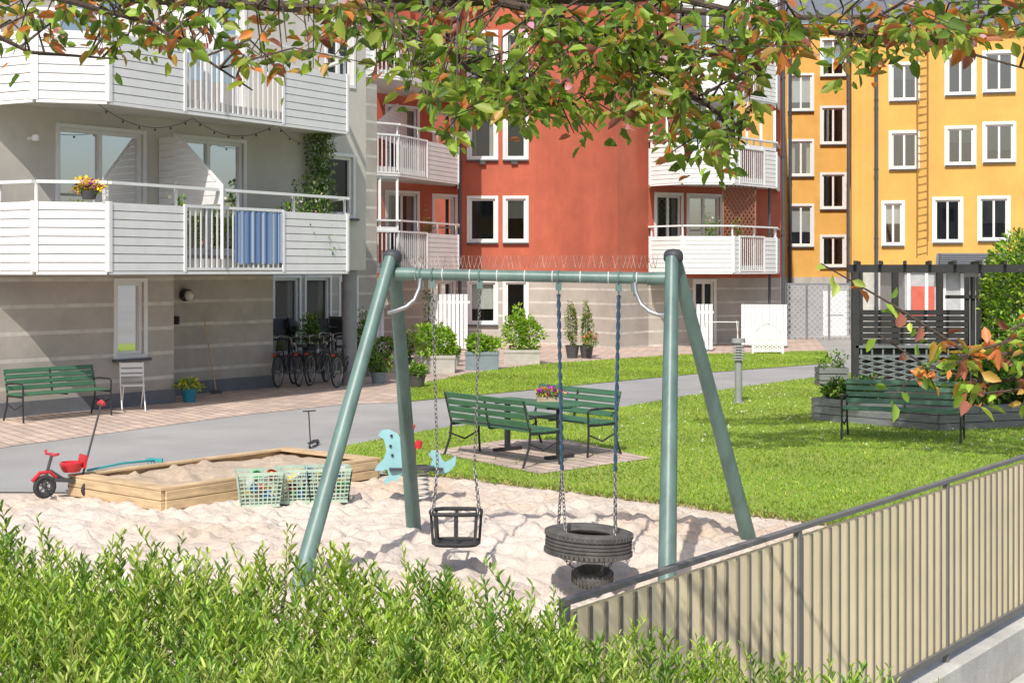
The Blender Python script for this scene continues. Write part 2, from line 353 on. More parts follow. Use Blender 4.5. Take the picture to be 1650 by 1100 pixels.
def window(parent,p0,p1,a,c,z0,z1,cols=2,rows=1,style=None,sill=True,surround=.07,fmat=WHITE,name='window',glass=None):
    p0=Vector(p0[:2]);p1=Vector(p1[:2]); u=(p1-p0).normalized(); n=Vector((u.y,-u.x))
    def pt(t,z,k=0): q=p0+u*t-n*k; return (q.x,q.y,z)
    g=MB(); g.add([pt(a,z0,.1),pt(c,z0,.1),pt(c,z1,.1),pt(a,z1,.1)],[(0,1,2,3)]); w=g.obj(name,glass or GLASS,parent)
    f=MB(); fw=.065; U=(n.x,n.y,0)
    def bar(t0,zz0,t1,zz1,wd,dp=.07,k=.08):
        f.beam(pt(t0,zz0,k),pt(t1,zz1,k),wd,dp,up=U)
    for t in (a+fw/2,c-fw/2): bar(t,z0,t,z1,fw)
    for z in (z0+fw/2,z1-fw/2): bar(a+fw,z,c-fw,z,fw)
    for i in range(1,cols): t=a+(c-a)*i/cols; bar(t,z0+fw,t,z1-fw,.08)
    for i in range(1,rows): z=z0+(z1-z0)*i/rows; bar(a+fw,z,c-fw,z,.05,.05)
    if surround:
        s=surround
        for t in (a-s/2,c+s/2): bar(t,z0-s,t,z1+s,s,.03,-.012)
        for z in (z0-s/2,z1+s/2): bar(a,z,c,z,s,.03,-.012)
    f.obj('frame',fmat,w)
    if sill:
        s=MB(); s.beam(pt(a-.1,z0-.09,-.05),pt(c+.1,z0-.09,-.05),.12,.05); s.obj('sill',SILL,w)
    st=style if style is not None else random.choice((0,1,1,0,3,1,2))
    W=c-a
    if st==1:
        for q0,q1 in ((a,a+W*.24),(c-W*.24,c)):
            cu=MB(); N=14; v=[]
            for i in range(N+1):
                ta=q0+(q1-q0)*i/N; ka=.2+.03*(i%2); v+=[pt(ta,z0,ka),pt(ta,z1,ka)]
            cu.add(v,[(2*i,2*i+2,2*i+3,2*i+1) for i in range(N)]); cu.obj('curtain',CURT,w)
    elif st==2:
        cu=MB(); h=(z1-z0)*random.uniform(.25,.8); cu.add([pt(a,z1-h,.17),pt(c,z1-h,.17),pt(c,z1,.17),pt(a,z1,.17)],[(0,1,2,3)]); cu.obj('blind',CURT,w)
    elif st==3:
        cu=MB(); z=z1-.03
        while z>z0+.02:
            cu.add([pt(a,z,.15),pt(c,z,.15),pt(c,z-.04,.165),pt(a,z-.04,.165)],[(0,1,2,3)]); z-=.05
        for t in (a+.1,c-.1): cu.beam(pt(t,z0,.16),pt(t,z1,.16),.006,.03)
        cu.obj('blind',BLIND,w)
    return w
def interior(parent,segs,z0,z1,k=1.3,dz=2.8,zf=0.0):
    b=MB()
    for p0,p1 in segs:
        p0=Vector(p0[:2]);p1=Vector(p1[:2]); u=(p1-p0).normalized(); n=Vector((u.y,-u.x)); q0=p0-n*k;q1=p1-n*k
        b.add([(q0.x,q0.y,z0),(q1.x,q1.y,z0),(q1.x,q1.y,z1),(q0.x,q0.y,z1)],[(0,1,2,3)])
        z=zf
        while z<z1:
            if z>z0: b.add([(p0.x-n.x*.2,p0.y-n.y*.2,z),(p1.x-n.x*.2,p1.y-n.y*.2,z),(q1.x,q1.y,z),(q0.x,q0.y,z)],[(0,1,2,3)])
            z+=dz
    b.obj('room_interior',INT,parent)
def siding(b,p0,p1,z0,h=1.14,n=8,th=.03):
    p0=Vector(p0[:2]);p1=Vector(p1[:2]); pitch=h/n
    for i in range(n):
        z=z0+pitch*(i+.5); b.beam((p0.x,p0.y,z),(p1.x,p1.y,z),th,pitch-.016)
def screen(parent,w0,w1,zb):
    b=MB(); w0=Vector(w0);w1=Vector(w1); d=(w1-w0); L=d.length; u_=d/L
    def e(z):
        h=z-zb
        return L*(1.0 if h<1.5 else max(.3,1-(h-1.5)/.95*.7))
    i=0
    while True:
        z=zb+1.22+i*.125; z2=z+.116
        if z2>zb+2.5: break
        b.plate([(0,z),(e(z),z),(e(z2),z2),(0,z2)],(w0.x,w0.y,0),(u_.x,u_.y,0),(0,0,1),.03); i+=1
    b.beam((w0.x+u_.x*L,w0.y+u_.y*L,zb+.2),(w0.x+u_.x*L,w0.y+u_.y*L,zb+1.52),.05,.05)
    b.beam((w0.x+u_.x*L,w0.y+u_.y*L,zb+1.51),(w0.x+u_.x*L*.3,w0.y+u_.y*L*.3,zb+2.48),.05,.04)
    b.beam((w0.x,w0.y,zb+1.2),(w0.x+u_.x*L,w0.y+u_.y*L,zb+1.2),.04,.04)
    b.obj('screen',WHITE,parent)
def balcony(parent,pts,zb,edges,hr=1.44,glaze=None):
    s=MB(); s.prism([(p[0],p[1]) for p in pts],zb+.02,zb+.2); sl=s.obj('balcony',SLAB,parent)
    hd=MB()
    for e,st in enumerate(edges):
        p0=Vector(pts[e][:2]);p1=Vector(pts[e+1][:2]); L=(p1-p0).length
        if L<.05: continue
        u=(p1-p0)/L; n=Vector((u.y,-u.x)); q0=p0+n*.06;q1=p1+n*.06
        for f0,f1,k in st:
            a=q0+(q1-q0)*f0; c=q0+(q1-q0)*f1
            if k=='s':
                sd=MB(); siding(sd,a,c,zb-.02)
                for q in (a,c): sd.beam((q.x+n.x*.02,q.y+n.y*.02,zb-.03),(q.x+n.x*.02,q.y+n.y*.02,zb+1.13),.06,.03,up=(n.x,n.y,0))
                g=-n*.03; sd.add([(a.x+g.x,a.y+g.y,zb),(c.x+g.x,c.y+g.y,zb),(c.x+g.x,c.y+g.y,zb+1.1),(a.x+g.x,a.y+g.y,zb+1.1)],[(0,1,2,3)])
                sd.obj('siding',WHITE,sl)
            else:
                rl=MB(); nb=max(2,int((c-a).length/.13))
                for i in range(nb+1):
                    q=a+(c-a)*i/nb; rl.beam((q.x,q.y,zb+.0),(q.x,q.y,zb+1.12),.03,.016,up=(n.x,n.y,0))
                for z in (zb+.02,zb+1.12): rl.beam((a.x,a.y,z),(c.x,c.y,z),.05,.05)
                rl.obj('railing',WHITE,sl)
        m=max(1,round(L/1.5))
        for i in range(m+1):
            q=p0+u*(L*i/m); hd.beam((q.x,q.y,zb+.1),(q.x,q.y,zb+hr-.03),.04,.04,up=(n.x,n.y,0))
        hd.beam((q0.x,q0.y,zb+hr),(q1.x,q1.y,zb+hr),.09,.05)
        hd.beam((q0.x,q0.y,zb-.05),(q1.x,q1.y,zb-.05),.05,.05)
    hd.obj('handrail',WHITE,sl)
    if glaze:
        g=MB(); f=MB()
        for e in glaze:
            p0=Vector(pts[e][:2]);p1=Vector(pts[e+1][:2]); L=(p1-p0).length
            m=max(1,round(L/.8))
            for i in range(m+1):
                q=p0+(p1-p0)*i/m; f.beam((q.x,q.y,zb+1.15),(q.x,q.y,zb+2.75),.075,.06,up=(0,1,0))
            for z in (zb+1.2,zb+2.7): f.beam((p0.x,p0.y,z),(p1.x,p1.y,z),.08,.1)
            g.add([(p0.x,p0.y,zb+1.2),(p1.x,p1.y,zb+1.2),(p1.x,p1.y,zb+2.7),(p0.x,p0.y,zb+2.7)],[(0,1,2,3)])
        g.obj('glazing',GLASS2,sl); f.obj('glazing_frame',WHITE,sl)
    return sl
# ------------------------------------------------ grey building
u=Vector((.605,.796)); n=Vector((.796,-.605)); O=Vector((-8.62,24.6))
W=lambda t,k=0:(O.x+u.x*t+n.x*k,O.y+u.y*t+n.y*k)
gb=top('grey_apartment_building','grey plastered apartment house with white boarded corner balconies','building',(*W(2,-3),0))
up_ops=[(6+1.16,6+2.98,2.85,5.0),(6+3.75,6+5.45,2.85,5.0),(6+7.8,6+8.58,3.67,4.92),(6+1.16,6+2.98,5.65,7.8),(6+3.75,6+5.45,5.65,7.8),(6+7.8,6+8.58,6.47,7.72)]
A0,A1=W(-6),W(9.0)
b=MB(); wallseg(b,A0,A1,2.5,9.5,up_ops)
S1=W(9.0,-9); wallseg(b,A1,S1,2.5,9.5,[]); wallseg(b,S1,W(-6,-9),2.5,9.5,[])
b.add([(*A0,9.5),(*A1,9.5),(*S1,9.5),(*W(-6,-9),9.5)],[(0,1,2,3)])
b.add([(*A0,2.5),(*A1,2.5),(*S1,2.5),(*W(-6,-9),2.5)],[(3,2,1,0)])
b.obj('wall',GREYP,gb)
g0,g1=W(-6),W(3.706)
b=MB(); wallseg(b,g0,g1,0,2.5,[(6+2.39,6+3.0,.95,2.28)]); c0=W(3.706,-1.2); wallseg(b,g1,c0,0,2.5,[]); c1=W(7.39,-1.2)
wallseg(b,c0,c1,0,2.5,[]); d0=W(7.39,-5); wallseg(b,c1,d0,0,2.5,[]); d1=W(14.8,-5)
wallseg(b,d0,d1,0,7.5,[(3.65,4.5,.4,2.3),(4.75,5.6,.4,2.3),(6.0,6.6,.95,2.25)])
b.obj('ground_floor_wall',BASEP,gb)
b=MB()
for a,c in ((g0,g1),(c0,c1)):
    a=Vector(a);c=Vector(c); b.beam((a.x+n.x*.02,a.y+n.y*.02,.13),(c.x+n.x*.02,c.y+n.y*.02,.13),.06,.26)
b.obj('plinth',PLINTH,gb)
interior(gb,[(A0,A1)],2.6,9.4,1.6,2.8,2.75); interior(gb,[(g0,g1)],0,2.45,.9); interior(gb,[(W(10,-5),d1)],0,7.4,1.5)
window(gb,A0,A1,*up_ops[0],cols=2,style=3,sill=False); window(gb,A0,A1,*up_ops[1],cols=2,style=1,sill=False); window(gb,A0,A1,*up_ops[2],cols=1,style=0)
for o_ in up_ops[3:]: window(gb,A0,A1,*o_,cols=2,style=1,sill=False)
window(gb,g0,g1,6+2.39,6+3.0,.95,2.28,cols=1,style=3)
window(gb,d0,d1,3.65,4.5,.4,2.3,cols=1,style=1,sill=False,name='door'); window(gb,d0,d1,4.75,5.6,.4,2.3,cols=1,style=1,sill=False,name='door'); window(gb,d0,d1,6.0,6.6,.95,2.25,cols=1,style=1)
b=MB(); q=W(8.75,-.25); b.cyl((*q,0),(*q,2.5),.16,n=20); b.obj('column',M('column_paint',(.25,.26,.28),.6),gb,smooth=True)
BP=[(-8.95,24.17),(-8.48,24.2),(-7.75,23.8),(-6.68,24.1),(-3.37,29.4),W(7.6,0)]
ed=[[(0,1,'s')],[(0,1,'s')],[(0,1,'s')],[(0,.274,'s'),(.274,.689,'b'),(.689,1,'s')],[(0,1,'s')]]
for zb in (2.5,5.3):
    sl=balcony(gb,BP,zb,ed)
    screen(sl,W(3.35,.02),W(3.35,1.75),zb)
b=MB(); q=Vector(W(4.95,-1.17)); b.cyl((q.x,q.y,2.0),(q.x+n.x*.12,q.y+n.y*.12,2.0),.13,.12,16); b.obj('wall_lamp',BLACKM,gb)
b=MB(); b.sphere((q.x+n.x*.12,q.y+n.y*.12,1.99),.1,12); b.obj('lamp_shade',M('lamp_glass',(.7,.7,.66),.3),gb,smooth=True)
b=MB(); q=Vector(W(4.75,-1.17)); b.box((q.x,q.y,1.5),(.1,.1,.16)); b.obj('intercom',BLACKM,gb)
b=MB(); q=Vector(W(.55,.0)); b.beam((q.x,q.y,4.75),(q.x+n.x*.22,q.y+n.y*.22,4.75),.05,.05); q=q+n*.22; b.box((q.x,q.y,4.75),(.1,.1,.1)); b.obj('wall_hook',WHITE,gb)
t=top('string_lights','thin black cable with small bulbs strung under the balcony','string lights',(-6,26,5.2))
cab=MB(); bul=MB(); pp=[Vector((*W(1.0,1.3),5.3)),Vector((*W(3.4,.9),5.28)),Vector((*W(5.2,1.2),5.3)),Vector((*W(7.2,.6),5.28))]
for i in range(3):
    pts=[pp[i].lerp(pp[i+1],k/12)-Vector((0,0,.28*4*(k/12)*(1-k/12))) for k in range(13)]; cab.tube(pts,.006,5)
    for k in range(1,12,2): bul.sphere(pts[k]-Vector((0,0,.035)),.022,8)
cab.obj('cable',BLACKM,t); ob_=bul.obj('bulbs',GREYPL,t); ob_['kind']='stuff'
# ------------------------------------------------ red building
rb=top('red_apartment_building','brick-red plastered apartment house with a curved corner and white balconies','building',(1,52,0))
def PT(px,Y): return (XA(px,Y),Y)
R=[PT(560,46.5),PT(740,49.5),PT(852,49.4)]
for i in range(1,15):
    f=i/14; px=852+(995-852)*f; R.append(PT(px,49.4-3.3*(f*f*.6+f*.4)))
R+= [PT(1045,47.75),PT(1262,50.5),(12,66)]
def tr(px,p0,p1):
    r=(px-825)/F; dx=p1[0]-p0[0];dy=p1[1]-p0[1]; s=(r*p0[1]-p0[0])/(dx-r*dy); return s*math.hypot(dx,dy)
wr=MB(); wg=MB(); segs=[]
for i in range(len(R)-1):
    p0,p1=R[i],R[i+1]; ops=[]
    if i==1:
        for a,c in ((757,798),(815,847)):
            for k in range(4): ops.append((tr(a,p0,p1),tr(c,p0,p1),3.49+2.8*k,4.91+2.8*k))
            ops.append((tr(a,p0,p1),tr(c,p0,p1),.72,2.08))
    if i==0:
        for k in range(4):
            ops.append((tr(700,p0,p1),tr(733,p0,p1),3.6+2.8*k,4.95+2.8*k)); ops.append((tr(625,p0,p1),tr(672,p0,p1),2.8+2.8*k,5.0+2.8*k))
        ops.append((tr(693,p0,p1),tr(730,p0,p1),.8,2.1))
    if i==len(R)-3:
        for k in range(4):
            ops.append((tr(1058,p0,p1),tr(1097,p0,p1),2.8+2.8*k,4.95+2.8*k)); ops.append((tr(1110,p0,p1),tr(1160,p0,p1),2.8+2.8*k,4.95+2.8*k))
        ops.append((tr(1120,p0,p1),tr(1150,p0,p1),.1,2.1))
    if ops: segs.append((p0,p1))
    wallseg(wr,p0,p1,2.23,14.5,[o for o in ops if o[3]>2.3]); wallseg(wg,p0,p1,0,2.23,[o for o in ops if o[3]<2.3])
    for o_ in ops:
        tall=o_[3]-o_[2]>1.8
        window(rb,p0,p1,*o_,cols=2 if (o_[1]-o_[0])>.9 or i>5 else 1,sill=not tall,rows=1,surround=.1)
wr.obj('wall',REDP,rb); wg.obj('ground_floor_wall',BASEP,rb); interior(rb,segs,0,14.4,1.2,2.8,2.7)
b=MB(); b.prism([(p[0],p[1]) for p in R]+[(12,66),(-8,66)],14.5,14.8); b.obj('roof',ROOFM,rb)
def dpipe(parent,px,Y,z,r):
    b=MB(); q=PT(px,Y); b.cyl((*q,0),(*q,z),r,n=10)
    for k in range(5): b.cyl((*q,1+k*2.7),(*q,1.06+k*2.7),r*1.25,n=10)
    b.obj('drainpipe',SILL,parent,smooth=True)
dpipe(rb,741,49.2,14.4,.06)
for px,py in ((829,262),(777,262)): b=MB(); q=PT(px,49.35); b.box((*q,ZA(py,49.4)),(.22,.06,.14)); b.obj('wall_vent',GREYPL,rb)
LB=[PT(568,45.5),PT(583,41.8),PT(640,42.6),PT(735,46.6),PT(735,49.4)]
for k in range(4):
    sl=balcony(rb,LB,2.5+2.8*k,[[(0,1,'s')],[(0,.3,'s'),(.3,1,'b')],[(0,.45,'b'),(.45,1,'s')],[(0,1,'s')]],glaze=[1] if k in(0,3) else None)
    if k: screen(sl,PT(655,47.9),PT(604,43.4),2.5+2.8*k)
RBp=[PT(1050,47.9),PT(1050,46.9),PT(1100,45.9),PT(1180,46.0),PT(1248,48.2),PT(1252,50.4)]
for k in range(4):
    balcony(rb,RBp,2.45+2.85*k*.985,[[(0,1,'s')],[(0,1,'s')],[(0,1,'s')],[(0,.12,'s'),(.12,.7,'b'),(.7,1,'s')],[(0,1,'s')]],glaze=[1,2,3] if k>=1 else None)
dpipe(rb,1262,50.4,14.4,.07); dpipe(rb,1240,48.5,14.0,.05)
t=top('lattice_screen','brown wooden lattice screen standing on the red house balcony','screen',(*PT(1190,47.2),2.65))
b=MB(); x0,y0=PT(1165,46.4); x1,y1=PT(1217,47.4)
def lattice(b,fn,nn_,wd=.04,th=.012):
    for i in range(-nn_,nn_+1):
        for sgn in (1,-1):
            pa=[(i/nn_+(s_ if sgn>0 else 1-s_),s_) for s_ in (0,1)]
            (xa,za),(xb,zb_)=pa; t0,t1=0,1; ok_=True
            for bound,sg in ((0,1),(1,-1)):
                fa=sg*(xa-bound); fb=sg*(xb-bound)
                if fa<=0 and fb<=0: ok_=False; break
                if fa<0: t0=max(t0,fa/(fa-fb))
                elif fb<0: t1=min(t1,fa/(fa-fb))
            if ok_ and t1-t0>.02:
                P_=[Vector(fn(xa+(xb-xa)*tt,za+(zb_-za)*tt))+Vector((0,.008*sgn,0)) for tt in (t0,t1)]
                b.beam(P_[0],P_[1],th,wd,up=(0,0,1))
lattice(b,lambda a,c:(x0+(x1-x0)*a,y0+(y1-y0)*a,3.5+1.7*c),8)
for q in ((x0,y0),(x1,y1)): b.beam((*q,2.65),(*q,5.2),.05,.05)
b.obj('lattice',BRKW,t)
# ------------------------------------------------ yellow building
yb=top('yellow_apartment_building','ochre yellow plastered town house with white windows and metal roof','building',(16,62,0))
Ya,Yb_=PT(1225,63),PT(1372,62.5); Yc=PT(1372,57.5); Yd=(27,54.5)
b=MB(); ops1=[]
for a,c,rows in ((1273,1308,((122,177),(228,282),(332,395))),(1325,1360,((66,122),(175,231),(282,335),(382,428)))):
    for r0,r1 in rows: ops1.append((tr(a,Ya,Yb_),tr(c,Ya,Yb_),ZA(r1,62.8),ZA(r0,62.8)))
ops2=[]
for a,c,rows in ((1437,1477,((105,160),(215,270))),(1425,1453,((328,393),)),(1527,1568,((92,150),(207,263))),(1507,1547,((322,388),)),(1588,1632,((85,145),(200,258))),(1580,1623,((320,385),)),(1690,1730,((85,145),(200,258),(320,385)))):
    for r0,r1 in rows:
        Yw=57.5-(a-1372)*.0065; ops2.append((tr(a,Yc,Yd),tr(c,Yc,Yd),ZA(r1,Yw),ZA(r0,Yw)))
wallseg(b,Ya,Yb_,0,12.9,ops1); wallseg(b,Yb_,Yc,0,11.7,[]); wallseg(b,Yc,Yd,0,11.7,ops2); b.obj('wall',YELP,yb)
for o_ in ops1: window(yb,Ya,Yb_,*o_,cols=2,surround=.1,style=random.choice((1,2,2,0)),glass=GLASS2)
for o_ in ops2: window(yb,Yc,Yd,*o_,cols=2,surround=.12,style=random.choice((1,2,2,0)),glass=GLASS2)
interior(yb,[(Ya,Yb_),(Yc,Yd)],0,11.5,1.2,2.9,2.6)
b=MB(); b.beam((*Yc,11.75),(*Yd,11.75),.5,.18); b.beam((*Ya,12.95),(*Yb_,12.95),.4,.16); b.obj('cornice',YELP,yb)
b=MB(); Yn=4.5
b.add([(Yc[0]-.2,Yc[1]-.3,11.85),(Yd[0],Yd[1]-.3,11.85),(Yd[0]+2,Yd[1]+Yn,13.9),(Yc[0]+.8,Yc[1]+Yn,13.9)],[(0,1,2,3)])
b.add([(Ya[0],Ya[1]-.3,13.05),(Yb_[0],Yb_[1]-.3,13.05),(Yb_[0]+1,Yb_[1]+4,15.3),(Ya[0],Ya[1]+4,15.3)],[(0,1,2,3)])
for i in range(16):
    f=i/15; x=Yc[0]+(Yd[0]-Yc[0])*f; y=Yc[1]+(Yd[1]-Yc[1])*f; b.beam((x-.2,y-.3,11.9),(x+.9,y+Yn,13.95),.03,.06)
b.obj('roof',ROOFM,yb)
dpipe(yb,1412,57.0,11.6,.075); dpipe(yb,1273,62.6,12.6,.075); dpipe(yb,1367,57.3,11.6,.06)
b=MB()
for dx in (-.2,.2): q=PT(1487,56.4); b.beam((q[0]+dx,q[1],3.6),(q[0]+dx,q[1],11.7),.04,.04,up=(0,1,0))
z=3.7
while z<11.6: b.beam((q[0]-.2,q[1],z),(q[0]+.2,q[1],z),.03,.03); z+=.3
b.obj('wall_ladder',M('yellow_ladder',(.3,.16,.035),.6),yb)
b=MB(); b.beam((Yc[0]-.03,Yc[1]-.06,1.3),(Yd[0],Yd[1]-.06,1.3),.05,2.6); b.beam((Ya[0],Ya[1]-.06,1.1),(Yb_[0],Yb_[1]-.06,1.1),.05,2.2); b.obj('plinth',CONC,yb)
# houses across the street behind the camera station (seen mirrored in the window panes)
for (xa,xb,yy_,hh_,cm,lab) in ((-40,-4,-26,11,YELP,'ochre apartment house across the street from the courtyard'),(0,42,-30,12,GREYP,'grey apartment house across the street from the courtyard')):
    t=top('opposite_apartment_building',lab,'building',((xa+xb)/2,yy_,-1.2)); b=MB(); b.prism([(xa,yy_),(xb,yy_),(xb,yy_-10),(xa,yy_-10)],-1.2,hh_); b.obj('wall',cm,t)
    b=MB(); b.prism([(xa-.3,yy_+.3),(xb+.3,yy_+.3),(xb+.3,yy_-10),(xa-.3,yy_-10)],hh_+.003,hh_+.3); b.obj('roof',ROOFM,t)
    for fl_ in range(3):
        x=xa+1.5
        while x<xb-1.5:
            b=MB(); b.box((x,yy_+.02,1.8+fl_*3),(1.1,.06,1.4)); w_=b.obj('window',SILL,t)
            b=MB(); b.box((x,yy_+.03,1.8+fl_*3+.75),(1.3,.1,.1)); b.box((x,yy_+.03,1.8+fl_*3-.75),(1.3,.1,.1)); b.box((x-.6,yy_+.03,1.8+fl_*3),(.1,.1,1.398)); b.box((x+.6,yy_+.03,1.8+fl_*3),(.1,.1,1.398)); b.box((x,yy_+.06,1.8+fl_*3),(.06,.06,1.398)); b.obj('frame',WHITE,w_); x+=3
t=top('garage_wall','grey service building wall with white doors','wall',(*PT(1320,56),0))
b=MB(); b.box((PT(1312,56)[0],56,1.0),(2.6,.3,2.0)); b.obj('wall',M('garage_grey',(.3,.3,.31),.8),t)
b=MB(); b.box((PT(1345,55.8)[0],55.8,.85),(.9,.06,1.7)); b.box((PT(1345,55.8)[0],55.74,1.1),(.6,.03,.6)); b.obj('door',WHITE,t)
t=top('garden_shed','small pale grey and red shed with a dark tiled roof','shed',(13.6,46,0))
b=MB(); b.prism([(12.1,45),(16.6,45),(16.6,48),(12.1,48)],0,2.45); b.obj('wall',M('shed_grey',(.42,.42,.42),.8),t)
b=MB(); b.box((12.65,44.97,1.5),(.7,.04,1.0)); b.obj('door',M('shed_red',(.55,.12,.08),.8),t)
b=MB()
for i in range(9): b.box((12.2+i*.55,44.96,1.3),(.1,.05,2.2))
b.obj('trim',WHITE,t)
b=MB()
for i in range(9):
    f=i/9; y=44.6+f*1.5; z=2.45+f*.6; b.beam((13.0+f*.5,y,z),(17,y,z),.22,.05)
b.add([(12.9,44.6,2.42),(17,44.6,2.42),(17,46.1,3.03),(13.4,46.1,3.03)],[(0,1,2,3)]); b.add([(12.0,44.9,2.46),(17,44.9,2.46),(17,48,2.5),(12.0,48,2.5)],[(0,1,2,3)])
b.obj('roof',ROOFM,t)
t=top('chain_link_fence','thin chain-link fence with steel posts by the passage','fence',(*PT(1300,52),0))
x0=PT(1264,52)[0]; x1=PT(1372,52)[0]
for i in range(4): b=MB(); x=x0+(x1-x0)*i/3; b.cyl((x,52,0),(x,52,2.0),.045,n=8); b.obj('post',STEEL,t)
b=MB(); b.cyl((x0,52,2),(x1,52,2),.03,n=6); b.obj('rail',STEEL,t)
b=MB(); N=int((x1-x0)/.2)
for i in range(-10,N+1):
    xa=x0+i*.2
    for sg in (1,-1):
        a,c=((xa,0),(xa+1.96,1.96)) if sg>0 else ((xa+1.96,0),(xa,1.96))
        f=lambda q:(a[0]+(c[0]-a[0])*q,a[1]+(c[1]-a[1])*q)
        qs=[q/14 for q in range(15) if x0<=f(q/14)[0]<=x1]
        if len(qs)>1: b.beam((f(qs[0])[0],52,f(qs[0])[1]),(f(qs[-1])[0],52,f(qs[-1])[1]),.016,.016)
b.obj('mesh',RAILG,t)
t=top('white_picket_fence','low white vertical board fence beside the red house','fence',(*PT(1230,47),0))
b=MB()
for i in range(13): q=PT(1197+i*5.7,47-i*.03); b.box((*q,.75),(.1,.03,1.3))
q0=PT(1195,47.05);q1=PT(1268,46.7); b.beam((*q0,1.2),(*q1,1.2),.05,.08); b.beam((*q0,.4),(*q1,.4),.05,.08); b.obj('board',WHITE,t)
t=top('arched_lattice_gate','low white arched lattice gate on the paving','gate',(*PT(1236,43.5),0))
b=MB(); X0=PT(1212,43.5)[0]; X1=PT(1262,43.3)[0]; w=X1-X0
b.tube([(X0+w*i/16,43.4,.62+.3*math.sin(math.pi*i/16)) for i in range(17)],.03,6); b.beam((X0,43.4,0),(X0,43.4,.65),.06,.06);b.beam((X1,43.4,0),(X1,43.4,.65),.06,.06); b.beam((X0,43.4,.1),(X1,43.4,.1),.04,.05); b.beam((X0,43.4,.45),(X1,43.4,.45),.04,.05)
lattice(b,lambda a,c:(X0+w*a,43.4,.1+(.55+.28*math.sin(math.pi*max(0,min(1,a))))*c),7,.03)
b.obj('lattice',WHITE,t)
for (a,c,Y,zz,lab) in ((690,757,45.4,1.7,'wide white board privacy fence at a patio'),(588,622,44,1.6,'white board privacy fence beside the patio'),(1125,1150,45,1.4,'short white board screen next to the patio')):
    t=top('privacy_fence',lab,'fence',(*PT((a+c)/2,Y),0)); b=MB(); x=PT(a,Y)[0]
    while x<PT(c,Y)[0]: b.box((x,Y,zz/2+.05),(.105,.03,zz)); x+=.13
    b.beam((PT(a,Y)[0],Y+.04,zz-.2),(PT(c,Y)[0],Y+.04,zz-.2),.04,.08); b.obj('board',WHITE,t)
px_=[(*PT(440,35.2),),(*PT(598,35.2),),(*PT(598,39.2),),(*PT(440,36.3),)]
t=top('patio_deck','raised grey wooden patio deck below the grey house','deck',(*PT(520,36.5),0)); b=MB(); b.prism(px_,0,.38); b.obj('deck_board',WOODG,t,bevel=.01)
# ------------------------------------------------ pergola
t=top('pergola','dark stained timber pergola with lattice railing on the lawn','pergola',(9,31,0))
X0,X1,Y0,Y1=6.95,11.0,29.6,32.8; XB=.85
for x,y in [(X0,Y0),(X1,Y0),(X0+XB,Y1),(X1+XB,Y1),(8.6,Y1),(9.6,Y1),(10.6,Y1)]: b=MB(); b.box((x,y,1.25),(.13,.13,2.5)); b.obj('post',DARKW,t)
b=MB(); b.beam((X0-.15,Y0,2.53),(X1+.3,Y0,2.53),.07,.16); b.beam((X0+XB-.1,Y1,2.53),(X1+XB+.3,Y1,2.53),.07,.16)
for i in range(9): x=X0+i*(X1-X0)/8; b.beam((x-.05,Y0-.2,2.65),(x+XB+.05,Y1+.2,2.65),.06,.08)
b.obj('roof_beam',DARKW,t)
b=MB(); b.beam((X0,Y0-.02,.95),(9.2,Y0-.02,.95),.09,.05); b.beam((X0,Y0-.02,.2),(9.2,Y0-.02,.2),.05,.06); b.beam((X0,Y0-.02,.76),(9.2,Y0-.02,.76),.04,.04)
lattice(b,lambda a,c:(X0+2.2*a,Y0-.04,.22+.54*c),5,.03)
for i in range(10): b.box((X0+.12+i*.22,Y0-.02,.58),(.035,.025,.72))
b.obj('lattice_railing',M('grey_lattice',(.16,.18,.19),.6),t)
b=MB()
for i in range(14): b.box((10.2+i*.13,Y1-.05,1.2),(.11,.03,2.3))
for z in (.5,1.9): b.beam((9.7,Y1-.09,z),(12,Y1-.09,z),.03,.08)
b.obj('back_panel',DARKW,t)
b=MB()
for i in range(11): b.beam((X0+XB,Y1-.1,.25+i*.13),(10.2,Y1-.1,.25+i*.13),.03,.115)
b.obj('low_panel',DARKW,t)
b=MB(); b.beam((X0+.07,Y0+.06,.5),(9.2,Y0+.06,.5),.02,.9); b.obj('backing_board',DARKW,t)
t=top('raised_flower_bed','grey timber raised flower bed planted beside the bench','flower bed',(6.9,23.5,0))
b=MB()
p=[(5.0,24.3),(6.6,22.6),(11.6,24.6),(11.6,26.6),(6.8,26)]
for i in range(5):
    for k in range(3): b.beam((*p[i],.06+k*.13),(*p[(i+1)%5],.06+k*.13),.04,.118)
b.obj('plank',WOODG,t)
b=MB(); b.add([(q[0],q[1],.33) for q in p],[tuple(range(5))]); b.obj('soil',SOIL,t)
for i,(x,y,r,h,nn) in enumerate(((7.75,23.9,.45,.4,2400),(8.5,24.2,.5,.42,2200),(9.3,24.5,.55,.45,2200),(6.0,24.8,.3,.16,600),(5.45,24.6,.25,.14,400),(10.2,25,.5,.45,1200),(8.9,25.9,.5,.4,1200))):
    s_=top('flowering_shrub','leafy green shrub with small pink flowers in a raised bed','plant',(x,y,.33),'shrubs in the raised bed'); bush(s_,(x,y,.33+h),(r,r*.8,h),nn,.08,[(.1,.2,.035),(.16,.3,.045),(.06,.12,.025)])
    P=np.array([x,y,.37+h])+rng.normal(0,.3,(18,3))*np.array([r,r,h])*2; leaves('flower',s_,P,rng.normal(size=(18,3)),.05,.9,pick(18,[(.6,.1,.25),(.7,.3,.4)]),PETAL)
t=top('planter_box','low grey timber planter with grass-like plants','planter',(*G(1340,622),0)); b=MB(); x,y=G(1340,622)
for z in (.07,.21,.35):
    b.box((x,y-.25,z),(.62,.03,.12)); b.box((x-.3,y,z),(.03,.5,.12)); b.box((x+.3,y,z),(.03,.5,.12)); b.box((x,y+.25,z),(.62,.03,.12))
b.obj('box',WOODG,t); b=MB(); b.box((x,y,.3),(.56,.46,.06)); b.obj('soil',SOIL,t)
